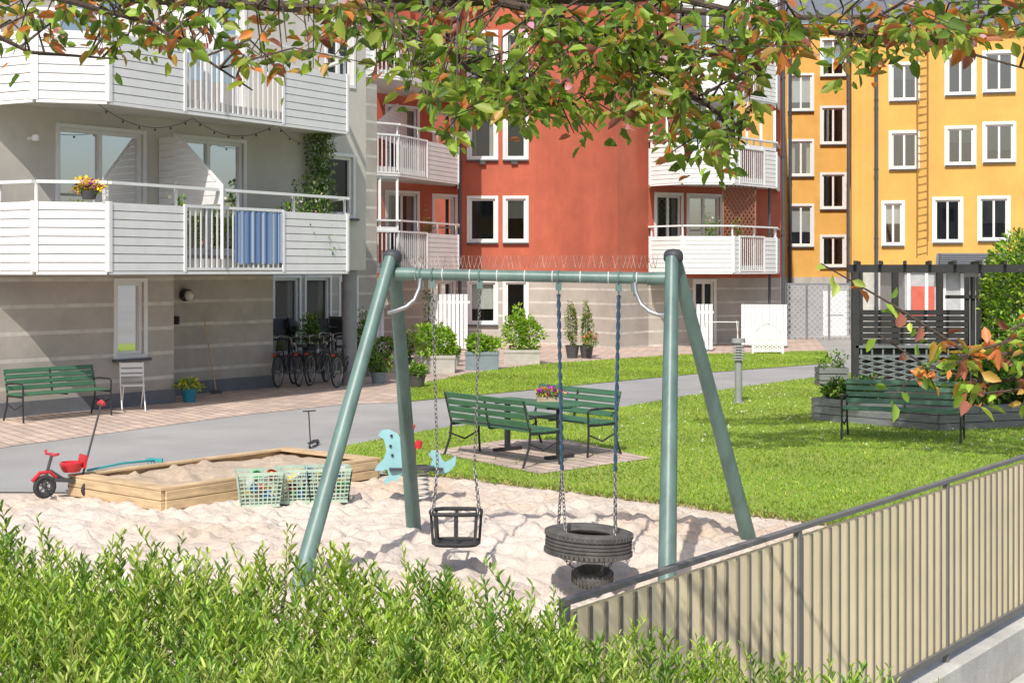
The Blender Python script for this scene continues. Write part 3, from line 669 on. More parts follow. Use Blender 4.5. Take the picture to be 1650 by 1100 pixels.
s_=top('leafy_plant','bushy leafy plant growing in a grey planter','plant',(x,y,.35)); bush(s_,(x,y,.5),(.3,.26,.2),400,.06)
for (x,y,z,rx,rz,nn,lab) in ((11.0,30.5,1.9,.9,1.25,8000,'large bright green climbing shrub over the pergola'),(10.3,28.2,.8,.7,.7,3000,'round green shrub at the foot of the pergola'),(12.4,33,1.8,1.1,1.3,4000,'tall leafy shrub behind the pergola')):
    s_=top('shrub',lab,'shrub',(x,y,0)); b=MB()
    for k in range(6):
        a=k*1.05; b.tube([(x+.1*math.cos(a),y+.1*math.sin(a),0),(x+.3*math.cos(a),y+.3*math.sin(a),z*.6),(x+rx*.6*math.cos(a),y+rx*.6*math.sin(a),z+rz*.4)],[.04,.03,.01],6)
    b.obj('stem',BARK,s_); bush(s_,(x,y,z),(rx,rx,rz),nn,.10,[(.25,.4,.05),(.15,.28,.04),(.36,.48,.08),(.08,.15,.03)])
# ------------------------------------------------ benches
def bench_parts(e):
    b=MB()
    for i in range(5): b.box((0,-.2+i*.095,.44+.004*abs(i-2)),(1.72,.078,.028))
    b.obj('seat',GREENW,e,bevel=.006,world=False)
    b=MB(); ang=math.radians(-14); R_=Matrix.Rotation(ang,3,'X')
    for i in range(4):
        d=.08+i*.095; b.box((0,.225+d*math.sin(-ang),.46+d*math.cos(ang)),(1.72,.024,.074),R_)
    b.obj('backrest',GREENW,e,bevel=.006,world=False)
    for x in (-.84,.84):
        b=MB(); r=.016
        b.tube([(x,-.26,0),(x,-.24,.3),(x,-.25,.6),(x,-.2,.63),(x,.1,.63),(x,.27,.61)],r,8)
        b.tube([(x,.34,0),(x,.24,.25),(x,.22,.44),(x,.28,.66),(x,.33,.84)],r,8)
        b.beam((x,-.25,.415),(x,.23,.415),.03,.03); b.tube([(x,-.25,.3),(x,0,.2),(x,.26,.3)],.012,6)
        b.obj('leg',BLACKM,e,smooth=True,world=False)
    b=MB(); b.beam((0,-.22,.42),(0,.22,.42),.03,.02); b.beam((0,.225,.42),(0,.31,.82),.03,.02); b.obj('brace',BLACKM,e,world=False)
A=Vector((-.12,19.15)); pd=Vector((.78,.62))
bA=top('park_bench','green slatted bench with black armrests facing a picnic table','bench',(A.x,A.y,.02),'green slatted benches',math.atan2(.78,-.62)); bench_parts(bA)
B_=Vector((.68,20.15)); dup(bA,(B_.x,B_.y,.02),math.atan2(-.78,.62))
dup(bA,(5.72,21.4,.012),math.radians(-22),'green slatted bench standing in front of a grey raised bed')
dup(bA,(-7.62,24.62,.006),math.radians(50),'green slatted bench against the grey house wall')
Tm=(A+B_)/2
t=top('picnic_table','green slatted picnic table between two benches','table',(Tm.x,Tm.y,.02),rz=math.atan2(.78,-.62))
b=MB()
for i in range(5): b.box((0,-.18+i*.088,.70),(1.5,.075,.03))
b.obj('table_top',GREENW,t,bevel=.005,world=False)
for x in (-.55,.55):
    b=MB(); b.beam((x,0,.02),(x,0,.68),.06,.06); b.beam((x,-.2,.67),(x,.2,.67),.05,.03); b.beam((x,-.24,.03),(x,.24,.03),.05,.04); b.obj('leg',BLACKM,t,world=False)
ty=Tm.y+.02; tx=XA(884,ty)
t=top('flower_box','low wooden flower box with purple and yellow pansies on the table','flower box',(tx,ty,.735)); b=MB()
b.box((tx,ty,.765),(.32,.16,.06)); b.obj('box',EDGEW,t); bush(t,(tx,ty,.83),(.19,.1,.06),160,.04); bush(t,(tx,ty,.86),(.18,.1,.06),150,.042,[(.35,.04,.5),(.85,.6,.05),(.45,.06,.45),(.85,.55,.05)],.9,'flowers',PETAL)
x,y=G(1190,650); t=top('bollard_lamp','grey steel bollard lamp with louvred head on the lawn','lamp',(x,y,0))
b=MB(); b.cyl((x,y,0),(x,y,.8),.07,n=16); b.cyl((x,y,0),(x,y,.04),.12,n=16); b.obj('pole',LAMPG,t,smooth=True)
b=MB()
for i in range(6): b.cyl((x,y,.82+i*.05),(x,y,.84+i*.05),.12,.1,16)
b.cyl((x,y,1.14),(x,y,1.22),.135,.125,16); b.obj('louvre',LAMPG,t); b=MB(); b.cyl((x,y,.8),(x,y,1.14),.055,n=12); b.obj('lamp_shade',M('opal',(.6,.6,.56),.3),t)
# ------------------------------------------------ swing set
TL=Vector((-1.049,12.8,2.6)); TR=Vector((1.37,12.4,2.6))
sw=top('swing_set','teal painted steel swing frame standing in the sand','swing frame',(.16,12.6,0))
feet=[((-1.717,11.42,-.15),(-.946,14.18,-.1),TL),((1.174,11.1,-.15),(2.239,13.69,-.1),TR)]
CAPM=M('cap_grey',(.05,.055,.06),.6)
for a,c,T in feet:
    dx=(Vector(c)-Vector(a)).normalized()
    for q,s_ in ((a,-1),(c,1)):
        b=MB(); tp=T+Vector((dx.x*s_*.045,dx.y*s_*.045,0)); b.cyl(q,tp,.074,.056,28,.035); b.obj('leg',TEAL,sw,smooth=True)
    b=MB(); b.revolve([(.0001,.06),(.045,.055),(.068,.035),(.076,.01),(.076,-.03),(.068,-.05)],T+Vector((0,0,.02)),20,Matrix.Diagonal((1.1,1.2,1))); b.obj('cap',CAPM,sw,smooth=True)
bd=(TR-TL).normalized()
b0=TL+bd*.02+Vector((0,0,-.135)); b1=TR-bd*.02+Vector((0,0,-.175))
b=MB(); b.cyl(b0,b1,.05,.05,24,.03); b.cyl(b0,b0+bd*.2,.06,.056,20); b.cyl(b1-bd*.2,b1,.056,.06,20); b.obj('crossbar',TEAL,sw,smooth=True)
def onbeam(px):
    r=(px-825)/F; s_=(r*b0.y-b0.x)/((b1.x-b0.x)-r*(b1.y-b0.y)); return b0+(b1-b0)*s_
b=MB(); L=(b1-b0).length; N=62
pn=Vector((-bd.y,bd.x,0)).normalized()
for i in range(N):
    p=b0+bd*(.2+(L-.3)*i/N)+Vector((0,0,.05))
    for a in (-1,1): b.cyl(p,p+bd*(.026*a)+pn*random.choice((-.03,.03,0))+Vector((0,0,.11)),.003,.0022,4)
b.beam(b0+Vector((0,0,.053)),b1+Vector((0,0,.053)),.02,.004); b.obj('bird_spikes',M('spike_wire',(.25,.18,.16),.5,metal=.2),sw)
for i in range(9):
    b=MB(); p=b0+(b1-b0)*(.08+i*.1); b.torus(p,bd,.052,.004,18,5); b.obj('cable_tie',WHITE,sw)
for a_,px,sg in ((TL,678,-1),(TR,1022,1)):
    b=MB(); q=onbeam(px); b.tube([q+Vector((0,-.03,-.03)),q+Vector((.01*sg,-.04,-.12)),q+Vector((.05*sg,-.07,-.22)),q+Vector((.12*sg,-.1,-.28)),q+Vector((.2*sg,-.12,-.31)),a_+Vector((.02*sg,-.2,-.47))],.019,10); b.obj('brace',STEEL,sw,smooth=True)
for px in (697,773,900,997,678,1022):
    b=MB(); p=onbeam(px); b.box(p+Vector((0,0,-.07)),(.05,.06,.09)); b.torus(p,bd,.056,.008,18,6); b.torus(p+Vector((0,0,-.13)),(1,0,0),.02,.006,12,6); b.obj('hanger',TEAL,sw)
def chain(par,p0,p1,link=.05,r=.0045):
    b=MB(); p0=vec(p0);p1=vec(p1); d=p1-p0; N=max(2,int(d.length/(link*.72))); dn=d.normalized(); a=dn.orthogonal().normalized(); c=dn.cross(a)
    for i in range(N):
        p=p0+d*((i+.5)/N); b.torus(p,a if i%2 else c,link*.27,r,8,4,sx=1.75,a=dn)
    b.obj('chain',CHAIN,par)
s1,s2=onbeam(697)+Vector((0,0,-.15)),onbeam(773)+Vector((0,0,-.15)); C=(s1+s2)/2; zt=.40; zb=.12
t=top('baby_swing','black rubber toddler bucket swing on two steel chains','swing',(C.x,C.y,zb))
for s_,sg in ((s1,-1),(s2,1)):
    k=Vector((C.x+sg*.12+ (s_.x-C.x)*.2,C.y,.78)); chain(t,s_,k)
    for yy in (-.14,.14): chain(t,k,Vector((C.x+sg*.2,C.y+yy,zt)))
b=MB()
def rr(z,w,d,n_=24): return [(C.x+w*(abs(math.cos(a))**.6)*math.copysign(1,math.cos(a)),C.y+d*(abs(math.sin(a))**.6)*math.copysign(1,math.sin(a)),z) for a in [2*math.pi*i/n_ for i in range(n_+1)]]
b.tube(rr(zt,.22,.17),.018,8); b.tube(rr(zb+.02,.2,.16),.014,8)
b.prism([(p[0],p[1]) for p in rr(0,.19,.15)[:-1]],zb-.005,zb+.02)
for p,q in list(zip(rr(zt,.22,.17)[:-1],rr(zb,.2,.16)[:-1]))[::3]: b.beam(p,q,.024,.012)
b.obj('seat',RUBBER,t,smooth=True)
s1,s2=onbeam(900)+Vector((0,0,-.15)),onbeam(997)+Vector((0,0,-.15)); C=(s1+s2)/2
tz=ZA(873,C.y)
t=top('tyre_swing','tyre swing lying flat on blue ropes and chains','swing',(C.x,C.y,tz-.1))
Rt=Matrix.Rotation(math.radians(3),3,'Y')
prof=[(.19,-.07),(.24,-.1),(.30,-.115),(.345,-.1),(.365,-.07)]
for k in range(5):
    z=-.06+k*.03; prof+=[(.372,z-.009),(.372,z+.009),(.362,z+.011),(.362,z+.018)]
prof+=[(.365,.08),(.345,.1),(.30,.115),(.24,.1),(.19,.07),(.205,.05),(.30,.06),(.33,0),(.30,-.06),(.205,-.05),(.19,-.07)]
b=MB(); b.revolve(prof,(C.x,C.y,tz),56,Rt)
for i in range(56):
    a=2*math.pi*i/56
    for z,da in ((-.075,.03),(.075,-.03)):
        p=Vector((C.x,C.y,tz))+Rt@Vector((.372*math.cos(a+da),.372*math.sin(a+da),z)); b.box(p,(.012,.03,.035),Rt@Matrix.Rotation(a+.2*(1 if z>0 else -1),3,'Z'))
b.obj('tyre',RUBBER2,t,smooth=True)
ROPE=M('navy_rope',(.03,.07,.12),.8,.3,40)
for s_,sg in ((s1,-1),(s2,1)):
    b=MB(); k=Vector((s_.x-sg*.03,s_.y,ZA(758,C.y)))
    pts=[s_+(k-s_)*i/60 for i in range(61)]
    for ph in (0,math.pi): b.tube([p+Vector((.009*math.cos(i*.9+ph),.009*math.sin(i*.9+ph),0)) for i,p in enumerate(pts)],.0105,6)
    b.obj('rope',ROPE,t)
    for yy,xx in ((-.24,.16),(.24,.2)): chain(t,k,Vector((C.x+sg*xx*1.1+sg*.03,C.y+yy,tz+.1)),.05,.006)
t=top('small_tyre','small worn tyre hanging on chains under the tyre swing','tyre',(C.x,C.y,-.25))
q=Vector((C.x+.03,C.y-.05,-.115)); b=MB(); Rr=Matrix.Rotation(math.radians(12),3,'X')
b.revolve([(.07,-.035),(.11,-.06),(.15,-.055),(.17,-.03),(.178,0),(.17,.03),(.15,.055),(.11,.06),(.07,.035),(.08,0),(.07,-.035)],q,32,Rr)
for i in range(32):
    a=2*math.pi*i/32; b.box(q+Rr@Vector((.174*math.cos(a),.174*math.sin(a),0)),(.014,.016,.07),Rr@Matrix.Rotation(a,3,'Z'))
b.obj('tyre',RUBBER2,t,smooth=True)
for a in (.3,2.0,3.6,5.2): chain(t,(C.x+.27*math.cos(a),C.y+.27*math.sin(a),tz-.09),q+Vector((.13*math.cos(a),.13*math.sin(a),.04)))
# ------------------------------------------------ sandbox
n0=Vector((-3.637,15.2));lf=Vector((-4.917,16.26));rt=Vector((-1.614,17.67)); bk=lf+rt-n0
t=top('sandbox','low wooden plank sandbox filled with brown sand','sandbox',(-3.2,16.9,0))
cs=[n0,lf,bk,rt]; cen=(n0+lf+bk+rt)/4
for i in range(4):
    b=MB(); p,q=cs[i],cs[(i+1)%4]; d=(q-p).normalized()
    p2,q2=(p+d*.03,q-d*.03) if i%2 else (p,q)
    for z in (.045,.15): b.beam((p2.x,p2.y,z),(q2.x,q2.y,z),.05,.098)
    b.obj('board',WOOD,t,bevel=.006)
b=MB()
for i in range(4):
    p,q=cs[i],cs[(i+1)%4]; pi=p+(cen-p).normalized()*.2; qi=q+(cen-q).normalized()*.2; po=p-(cen-p).normalized()*.03; qo=q-(cen-q).normalized()*.03
    b.prism([(po.x,po.y),(qo.x,qo.y),(qi.x,qi.y),(pi.x,pi.y)],.203,.232+.0007*i)
b.obj('rim',WOOD,t,bevel=.004)
N=60; b=MB(); ps=[]; dents=[(random.random(),random.random(),random.uniform(.025,.08),random.uniform(-.055,.055)) for _ in range(220)]
for j in range(N+1):
    for i in range(N+1):
        f,g=i/N,j/N; p=n0+(rt-n0)*f+(lf-n0)*g; z=.12+.09*math.exp(-((f-.5)**2*6+(g-.6)**2*4))
        for a,c2,r,h in dents: z+=h*math.exp(-((f-a)**2*3+(g-c2)**2)/(r*r))
        ps.append((p.x,p.y,max(.03,min(z,.26 if .1<f<.9 and .12<g<.88 else .17))))
b.add(ps,[(j*(N+1)+i,j*(N+1)+i+1,(j+1)*(N+1)+i+1,(j+1)*(N+1)+i) for j in range(N) for i in range(N)]); b.obj('sand_fill',SANDB,t,smooth=True)
t=top('toy_rake','teal toy rake lying across the sandbox rim','toy',(-4.3,17.0,.25)); b=MB(); a=Vector((-4.75,16.35,.26)); c=Vector((-4.22,17.25,.26))
b.tube([a,(a+c)/2+Vector((0,0,.02)),c],.014,8); b.beam(c+Vector((-.1,.02,0)),c+Vector((.1,-.02,0)),.03,.04)
for i in range(5): b.box(c+Vector((-.08+i*.04,.01,-.03)),(.012,.012,.06))
b.obj('handle',PTEAL,t,smooth=True)
# ------------------------------------------------ crates
def crate(e,w=.48,d=.38,h=.34):
    b=MB()
    def side(p0,p1,q0,q1):
        for k in range(9):
            f=k/8; a=vec(p0).lerp(vec(q0),f);c=vec(p1).lerp(vec(q1),f); b.beam(a,c,.008,.012 if 0<k<8 else .035)
        m=int((vec(p1)-vec(p0)).length/.042)
        for k in range(m+1):
            f=k/m; b.beam(vec(p0).lerp(vec(p1),f),vec(q0).lerp(vec(q1),f),.012,.008)
    i=.04; bs=[(-w/2+i,-d/2+i,0),(w/2-i,-d/2+i,0),(w/2-i,d/2-i,0),(-w/2+i,d/2-i,0)]; tp=[(-w/2,-d/2,h),(w/2,-d/2,h),(w/2,d/2,h),(-w/2,d/2,h)]
    for k in range(4): side(bs[k],bs[(k+1)%4],tp[k],tp[(k+1)%4])
    b.obj('basket_wall',CRATE,e,world=False); b=MB(); b.box((0,0,.01),(w-.09,d-.09,.012)); b.obj('bottom',CRATE,e,world=False)
x,y=XA(417,15.6),15.65
cr=top('plastic_crate','pale green plastic basket full of sand toys','crate',(x,y,.0),'toy baskets on the sand',.25); crate(cr)
locs=[(x,y)]
for px in (482,529): xx=XA(px,15.95); dup(cr,(xx,15.9+.05*(px>500),.0),.2); locs.append((xx,15.9))
toyc=[M('toy_'+k,c,.4,.05) for k,c in (('red',(.5,.05,.05)),('blue',(.05,.2,.5)),('yellow',(.75,.55,.1)),('green',(.08,.4,.15)),('white',(.6,.62,.62)))]
k=0
for lx,ly in locs:
    for i in range(14):
        t=top('sand_toy','small bright plastic sand toy lying in a basket','toy',(lx,ly,.05),'sand toys in the baskets'); b=MB()
        p=Vector((lx+random.uniform(-.14,.14),ly+random.uniform(-.12,.08),.07+random.random()*.22)); Rr=Matrix.Rotation(random.random()*3,3,Vector((random.random(),random.random(),1)).normalized())
        if i%3==0: b.revolve([(.001,0),(.04,0),(.055,.09),(.06,.09),(.06,.1),(.045,.1)],p,14,Rr)
        elif i%3==1: b.sphere(p,.05)
        else: b.beam(p-Rr@Vector((.08,0,0)),p+Rr@Vector((.08,0,0)),.02,.02); b.sphere(p+Rr@Vector((.09,0,0)),.04,10,(1,1,.5))
        b.obj('toy_body',toyc[k%5],t,smooth=True,world=True); k+=1
# ------------------------------------------------ spring rider
x,y=G(678,806); t=top('spring_rider','light blue fish shaped spring rider with a red handle','play equipment',(x,y,0))
b=MB(); b.tube([(x+.085*math.cos(i*.5),y+.085*math.sin(i*.5),.0+i*.0042) for i in range(80)],.013,8); b.obj('spring',RAILG,t,smooth=True)
fish=[(-.03,.0),(.03,.05),(.09,.03),(.13,.10),(.20,.12),(.16,.2),(.19,.32),(.17,.45),(.10,.56),(.0,.61),(-.08,.60),(-.12,.55),(-.06,.50),(-.04,.44),(-.03,.36),(-.06,.28),(-.13,.22),(-.16,.16),(-.08,.16),(-.02,.17),(-.0,.1),(-.06,.05)]
ux=Vector((.97,.24,0))
b=MB(); fc=Vector((XA(628,y),y-.12,ZA(778,y))); b.plate([(p[0]*.95,p[1]*.98) for p in fish],fc,ux,(0,0,1),.022); b.obj('fish_panel',LBLUE,t)
b=MB(); fc2=Vector((XA(711,y),y+.1,ZA(766,y))); b.plate([(-.13,.08),(-.08,.02),(.0,0),(.08,.03),(.15,.1),(.16,.2),(.1,.16),(.04,.13),(.0,.17),(-.03,.25),(-.1,.27),(-.15,.22),(-.1,.17)],fc2,ux,(0,0,1),.022); b.obj('tail_panel',LBLUE,t)
b=MB(); b.cyl((x,y,.34),(x,y,.37),.15,n=20); b.beam((fc.x,fc.y,.36),(fc2.x,fc2.y,.33),.12,.03); b.obj('seat',GREYPL,t,smooth=True)
b=MB(); hx=XA(668,y); b.tube([(hx,y-.16,.6),(hx,y+.16,.6)],.018,8); b.beam((hx,y,.36),(hx,y,.62),.03,.03); b.tube([(hx-.02,y,.62),(hx-.03,y,.75),(hx,y,.82)],.015,8); b.cyl((hx+.04,y-.1,.58),(hx+.06,y-.1,.66),.04,n=12); b.obj('handle',RED,t,smooth=True)
for zz,xx in ((.32,.04),(.42,.02),(.53,.03)): b=MB(); q=fc+ux*xx; b.cyl((q.x,q.y-.03,q.z+zz),(q.x,q.y+.03,q.z+zz),.014,n=10); b.obj('bolt',BLACKM,t)
# ------------------------------------------------ tricycle
x,y=G(72,803); t=top('tricycle','red and black child tricycle with a long push handle','tricycle',(x,y,0))
def wheel(par,c,ax,R_,tr_,sp=10,wn='wheel',rim=STEEL):
    b=MB(); b.torus(c,ax,R_-tr_,tr_,28,8); w=b.obj(wn,RUBBER,par,smooth=True)
    b=MB(); b.torus(c,ax,R_-tr_*2,tr_*.45,24,6); axv=Vector(ax).normalized(); a=axv.orthogonal().normalized(); c2=axv.cross(a)
    b.cyl(vec(c)-axv*.035,vec(c)+axv*.035,.02,n=10)
    for i in range(sp): q=2*math.pi*i/sp; b.cyl(vec(c),vec(c)+(a*math.cos(q)+c2*math.sin(q))*(R_-tr_*2),.0018 if sp>12 else .01,n=4)
    b.obj('rim',rim,w); return w
rd=Vector((.8,.6,0)); sd_=Vector((-.6,.8,0)); P0=Vector((x,y,0))
wheel(t,P0+Vector((0,0,.13)),sd_,.13,.028,6,rim=GREYPL)
rw=P0+rd*.42
for s_ in (-.2,.2): wheel(t,rw+sd_*s_+Vector((0,0,.09)),sd_,.09,.025,5,rim=GREYPL)
b=MB(); b.tube([P0+Vector((0,0,.14)),P0+rd*.03+Vector((0,0,.3)),P0+rd*.08+Vector((0,0,.48))],.018); b.tube([P0+rd*.06+Vector((0,0,.3)),P0+rd*.2+Vector((0,0,.2)),rw+Vector((0,0,.12))],.02); b.cyl(rw-sd_*.2+Vector((0,0,.09)),rw+sd_*.2+Vector((0,0,.09)),.012); b.beam(P0+rd*.1+Vector((0,0,.2)),rw+Vector((0,0,.16)),.1,.04)
b.obj('frame',GREYPL,t,smooth=True)
b=MB(); b.tube([P0-rd*.14+Vector((0,0,.2)),P0-rd*.05+Vector((0,0,.285)),P0+rd*.06+Vector((0,0,.29)),P0+rd*.13+Vector((0,0,.22))],.022,8); b.obj('mudguard',RED,t,smooth=True)
b=MB(); hh=P0+rd*.08+Vector((0,0,.48)); b.tube([hh-sd_*.2+Vector((0,0,.02)),hh-sd_*.1-rd*.03,hh,hh+sd_*.1-rd*.03,hh+sd_*.2+Vector((0,0,.02))],.016); b.obj('handlebar',RED,t,smooth=True)
b=MB(); sc_=P0+rd*.3+Vector((0,0,.27)); b.revolve([(.001,0),(.09,0),(.12,.05),(.13,.1),(.11,.11),(.1,.04),(.001,.03)],sc_,18,Matrix.Diagonal((1,1,1))); b.plate([(-.11,0),(.11,0),(.09,.14),(-.09,.14)],sc_+rd*.11+Vector((0,0,.04)),sd_,(rd.x*.2,rd.y*.2,1),.03); b.obj('seat',RED,t,smooth=True)
b=MB(); he=rw+rd*.22+Vector((0,0,1.0)); b.tube([rw+Vector((0,0,.2)),he],.012); b.obj('push_handle',GREYPL,t); b=MB(); b.tube([he-sd_*.08,he+Vector((0,0,.03)),he+sd_*.08],.022); b.obj('grip',RED,t,smooth=True)
for s_ in (-1,1): b=MB(); b.cyl(P0+sd_*.03*s_+Vector((0,0,.13)),P0+sd_*.12*s_+Vector((0,0,.13+.03*s_)),.008); b.box(P0+sd_*.14*s_+Vector((0,0,.13+.03*s_)),(.07,.06,.02)); b.obj('pedal',BLACKM,t)
x,y=G(500,722); t=top('kick_scooter','thin black kick scooter standing on the asphalt','scooter',(x,y,0))
b=MB(); b.cyl((x,y,.1),(x-.03,y+.05,.52),.009); b.cyl((x-.1,y-.02,.52),(x+.06,y+.1,.52),.009); b.obj('handlebar',BLACKM,t)
b=MB(); b.beam((x,y,.07),(x+.03,y+.4,.07),.08,.016); b.obj('deck',BLACKM,t)
for q in ((x,y-.03,.04),(x+.04,y+.45,.04)): wheel(t,q,(.95,-.1,0),.04,.011,5)
x,y=-6.75,26.0; t=top('folding_chair','white metal folding chair on the paving','chair',(x,y,0),rz=.35)
for s_ in (-.2,.2):
    b=MB(); b.tube([(s_,-.22,0),(s_,.12,.45),(s_,.2,.85)],.012); b.tube([(s_*.85,.28,0),(s_*.85,-.18,.45)],.012); b.obj('leg',WHITE,t,smooth=True,world=False)
b=MB()
for i in range(6): b.box((0,-.18+i*.065,.455),(.38,.045,.015))
b.obj('seat',WHITE,t,world=False); b=MB(); b.box((0,.17,.7),(.4,.015,.06)); b.box((0,.19,.8),(.4,.015,.08)); b.box((0,.155,.62),(.4,.015,.04)); b.obj('backrest',WHITE,t,world=False)
t=top('broom','wooden handled broom leaning against the grey wall','broom',(*W(5.4,-.8),0)); a=Vector((*W(5.5,-.85),.05)); c=Vector((*W(5.4,-1.1),1.55)); b=MB(); b.cyl(a,c,.013); b.obj('handle',WOOD,t); b=MB(); b.beam(a+Vector((-.1,-.06,0)),a+Vector((.1,.06,0)),.05,.07); b.obj('brush',GREYPL,t)
# pots
def pot(x,y,r,h,mat,label,z=0,name='flower_pot'):
    t=top(name,label,'pot',(x,y,z)); b=MB(); b.revolve([(.001,0),(r*.72,0),(r,h),(r*1.06,h),(r*1.06,h+.02),(r*.9,h+.02),(r*.85,h-.03),(.001,h-.03)],(x,y,z),20); b.obj('pot_wall',mat,t,smooth=True)
    return t
def plant(x,y,z,r,h,n,L,label,pal=GP,fl=None,nf=30,name='potted_plant'):
    s=top(name,label,'plant',(x,y,z)); b=MB()
    for k in range(4): b.cyl((x,y,z),(x+random.uniform(-.5,.5)*r,y+random.uniform(-.5,.5)*r,z+h*.9),.008,.004,5)
    b.obj('stem',STEMG,s)
    bush(s,(x,y,z+h*.55),(r,r,h*.55),n,L,pal)
    if fl: bush(s,(x,y,z+h*.7),(r*1.02,r*1.02,h*.45),nf,L,fl,.9,'flowers',PETAL)
    return s
x,y=G(305,648); pot(x,y,.15,.24,BLUEP,'glossy blue ceramic flower pot on the paving'); plant(x,y,.22,.27,.2,260,.06,'yellow-green leafy plant in a blue pot',[(.4,.5,.06),(.2,.35,.05)],[(.8,.6,.05)],30)
BG=[(.27,.45,.05),(.36,.54,.07),(.17,.3,.04)]
for (a,c,py,h,mat,ph,nn,lab) in ((668,733,602,.42,CONCP,.75,1300,'bright green shrub in a concrete planter box'),(750,803,597,.45,BLUEG,.4,900,'leafy perennials in a blue grey planter'),(812,870,588,.38,CONCP,.95,1400,'bright green hydrangea bush in a concrete planter')):
    X0,Y=G(a,py); X1,_=G(c,py); cx=(X0+X1)/2; w=X1-X0
    t=top('planter_box',('blue grey' if mat==BLUEG else 'pale concrete')+' rectangular planter on the paving','planter',(cx,Y,0),'planters in front of the red house')
    b=MB(); b.prism([(X0,Y),(X1,Y),(X1,Y+.5),(X0,Y+.5)],0,h); b.obj('box',mat,t,bevel=.01); b=MB(); b.prism([(X0-.02,Y-.02),(X1+.02,Y-.02),(X1+.02,Y+.52),(X0-.02,Y+.52)],h-.07,h+.012); b.obj('rim',mat,t,bevel=.01)
    plant(cx-w*.15,Y+.25,h,w*.36,ph,nn//2,.1,lab,BG); plant(cx+w*.2,Y+.28,h,w*.33,ph*.85,nn//2,.1,lab,BG)
for px,py,hh,r in ((922,577,1.15,.17),(945,577,1.0,.14)):
    x,y=G(px,py); pot(x,y,.2,.35,GREYPL,'dark grey flower pot on the paving'); s=plant(x,y,.33,r,hh,1300,.05,'small columnar cypress in a grey pot',[(.13,.2,.03),(.26,.32,.05),(.07,.12,.02)])
x,y=G(945,578); plant(x+.1,y-.3,.35,.2,.35,200,.07,'pink tulips in a pot',GP,[(.65,.1,.12),(.75,.3,.2)],40)
for px,py,r,h,lab in ((610,618,.28,.35,'green leafy plant in a dark pot'),(600,606,.25,.3,'herbs in a dark pot'),(672,625,.2,.25,'small flowering plant in a pale pot'),(655,592,.25,.6,'green leafy patio plant'),(620,588,.3,.5,'bushy patio plant in a pot'),(588,600,.3,.6,'tall patio plant by the column'),(730,590,.2,.3,'small green plant on the paving')):
    x,y=G(px,py); pot(x,y,.18,.24,random.choice((GREYPL,CONCP,BLUEG)),'round flower pot beside the patio'); plant(x,y,.22,r,h,450,.08,lab,GP,[(.7,.65,.6),(.7,.15,.3)] if px in(672,610) else None,15)
def ivy(c,r,n_,lab,L=.08,pal=[(.08,.17,.04),(.15,.27,.06),(.34,.4,.25)]):
    s=top('climbing_plant',lab,'plant',(c[0],c[1],c[2]-r[2])); b=MB(); b.cyl((c[0],c[1],c[2]-r[2]),(c[0],c[1],c[2]+r[2]*.8),.02,.008,6); b.obj('stem',BARK,s)
    P=np.array(c)+rng.normal(0,.5,(n_,3)).clip(-1.0,1.0)*np.array(r); P[:,2]=c[2]+rng.uniform(-1,1,n_)*r[2]; D=rng.normal(0,1,(n_,3)); D[:,2]-=.6; leaves('foliage',s,P,D,L,.7,pick(n_,pal)); return s
q=W(7.3,.3); ivy((q[0],q[1],4.2),(.3,.2,1.35),2600,'variegated ivy column climbing on the balcony wall',.07)
q=W(6.3,.9); ivy((q[0],q[1],3.9),(.26,.2,.5),220,'green climber on a trellis at the balcony')
ivy((PT(690,45.2)[0],45.2,1.0),(.22,.08,.9),220,'climbing plant on a white patio screen')
x,y=XA(146,24.1),24.0
s=top('hanging_flower_pot','yellow and purple pansies hung on the balcony rail','flowers',(x,y,3.75)); b=MB(); b.revolve([(.001,0),(.1,0),(.15,.14)],(x,y,3.66),16); b.obj('pot_wall',GREYPL,s); bush(s,(x,y,3.86),(.23,.18,.1),260,.045); bush(s,(x,y,3.88),(.24,.19,.12),420,.05,[(.85,.65,.03),(.35,.06,.5),(.85,.65,.03)],.9,'flowers',PETAL)
for (px,Y) in ((290,25.9),(465,28.4),(490,28.6),(520,29),(690,45.8),(1185,46.8),(1140,46.6),(1150,46.6)):
    x=XA(px,Y); plant(x,Y,2.7,.2,1.1 if px<600 else 1.4,260,.07,'potted plant standing on a balcony',GP,[(.75,.3,.4),(.8,.75,.7)],14,'balcony_plant')
t=top('balcony_cloth','muted blue fabric windscreen tied to balcony bars','cloth',(-5,26.5,2.6)); b=MB()
p3=Vector((-6.68,24.1));p4=Vector((-3.37,29.4)); N=60; nn=Vector((.848,-.53)); v=[]
for i in range(N+1):
    f=.475+(.689-.475)*i/N; q=p3+(p4-p3)*f+nn*(.078+.012*math.sin(i*.9)); v+=[(q.x,q.y,2.62+.02*math.sin(i*.7)),(q.x,q.y,3.58)]
b.add(v,[(2*i,2*i+2,2*i+3,2*i+1) for i in range(N)]); b.obj('fabric',CLOTH,t,smooth=True)
def pchair(e,mat):
    for s_ in (-.22,.22):
        b=MB(); b.tube([(s_,-.22,0),(s_,-.22,.62),(s_,.2,.64)],.016,6); b.tube([(s_,.25,0),(s_,.2,.45),(s_,.28,.95)],.016,6); b.obj('leg',mat,e,world=False)
    b=MB(); b.box((0,0,.43),(.44,.44,.03)); b.obj('seat',mat,e,world=False); b=MB(); b.box((0,.25,.72),(.44,.02,.42),Matrix.Rotation(-.15,3,'X')); b.obj('backrest',mat,e,world=False)
pc=None
for px,Y,r in ((456,35.6,.5),(482,36.0,1.8),(552,36.2,3.0),(515,35.6,.2),(572,36.6,2.2),(535,37.2,-.4)):
    if pc is None: pc=top('patio_chair','black metal patio chair on the deck','chair',(XA(px,Y),Y,.38),'black patio chairs',r); pchair(pc,BLACKM)
    else: dup(pc,(XA(px,Y),Y,.38),r)
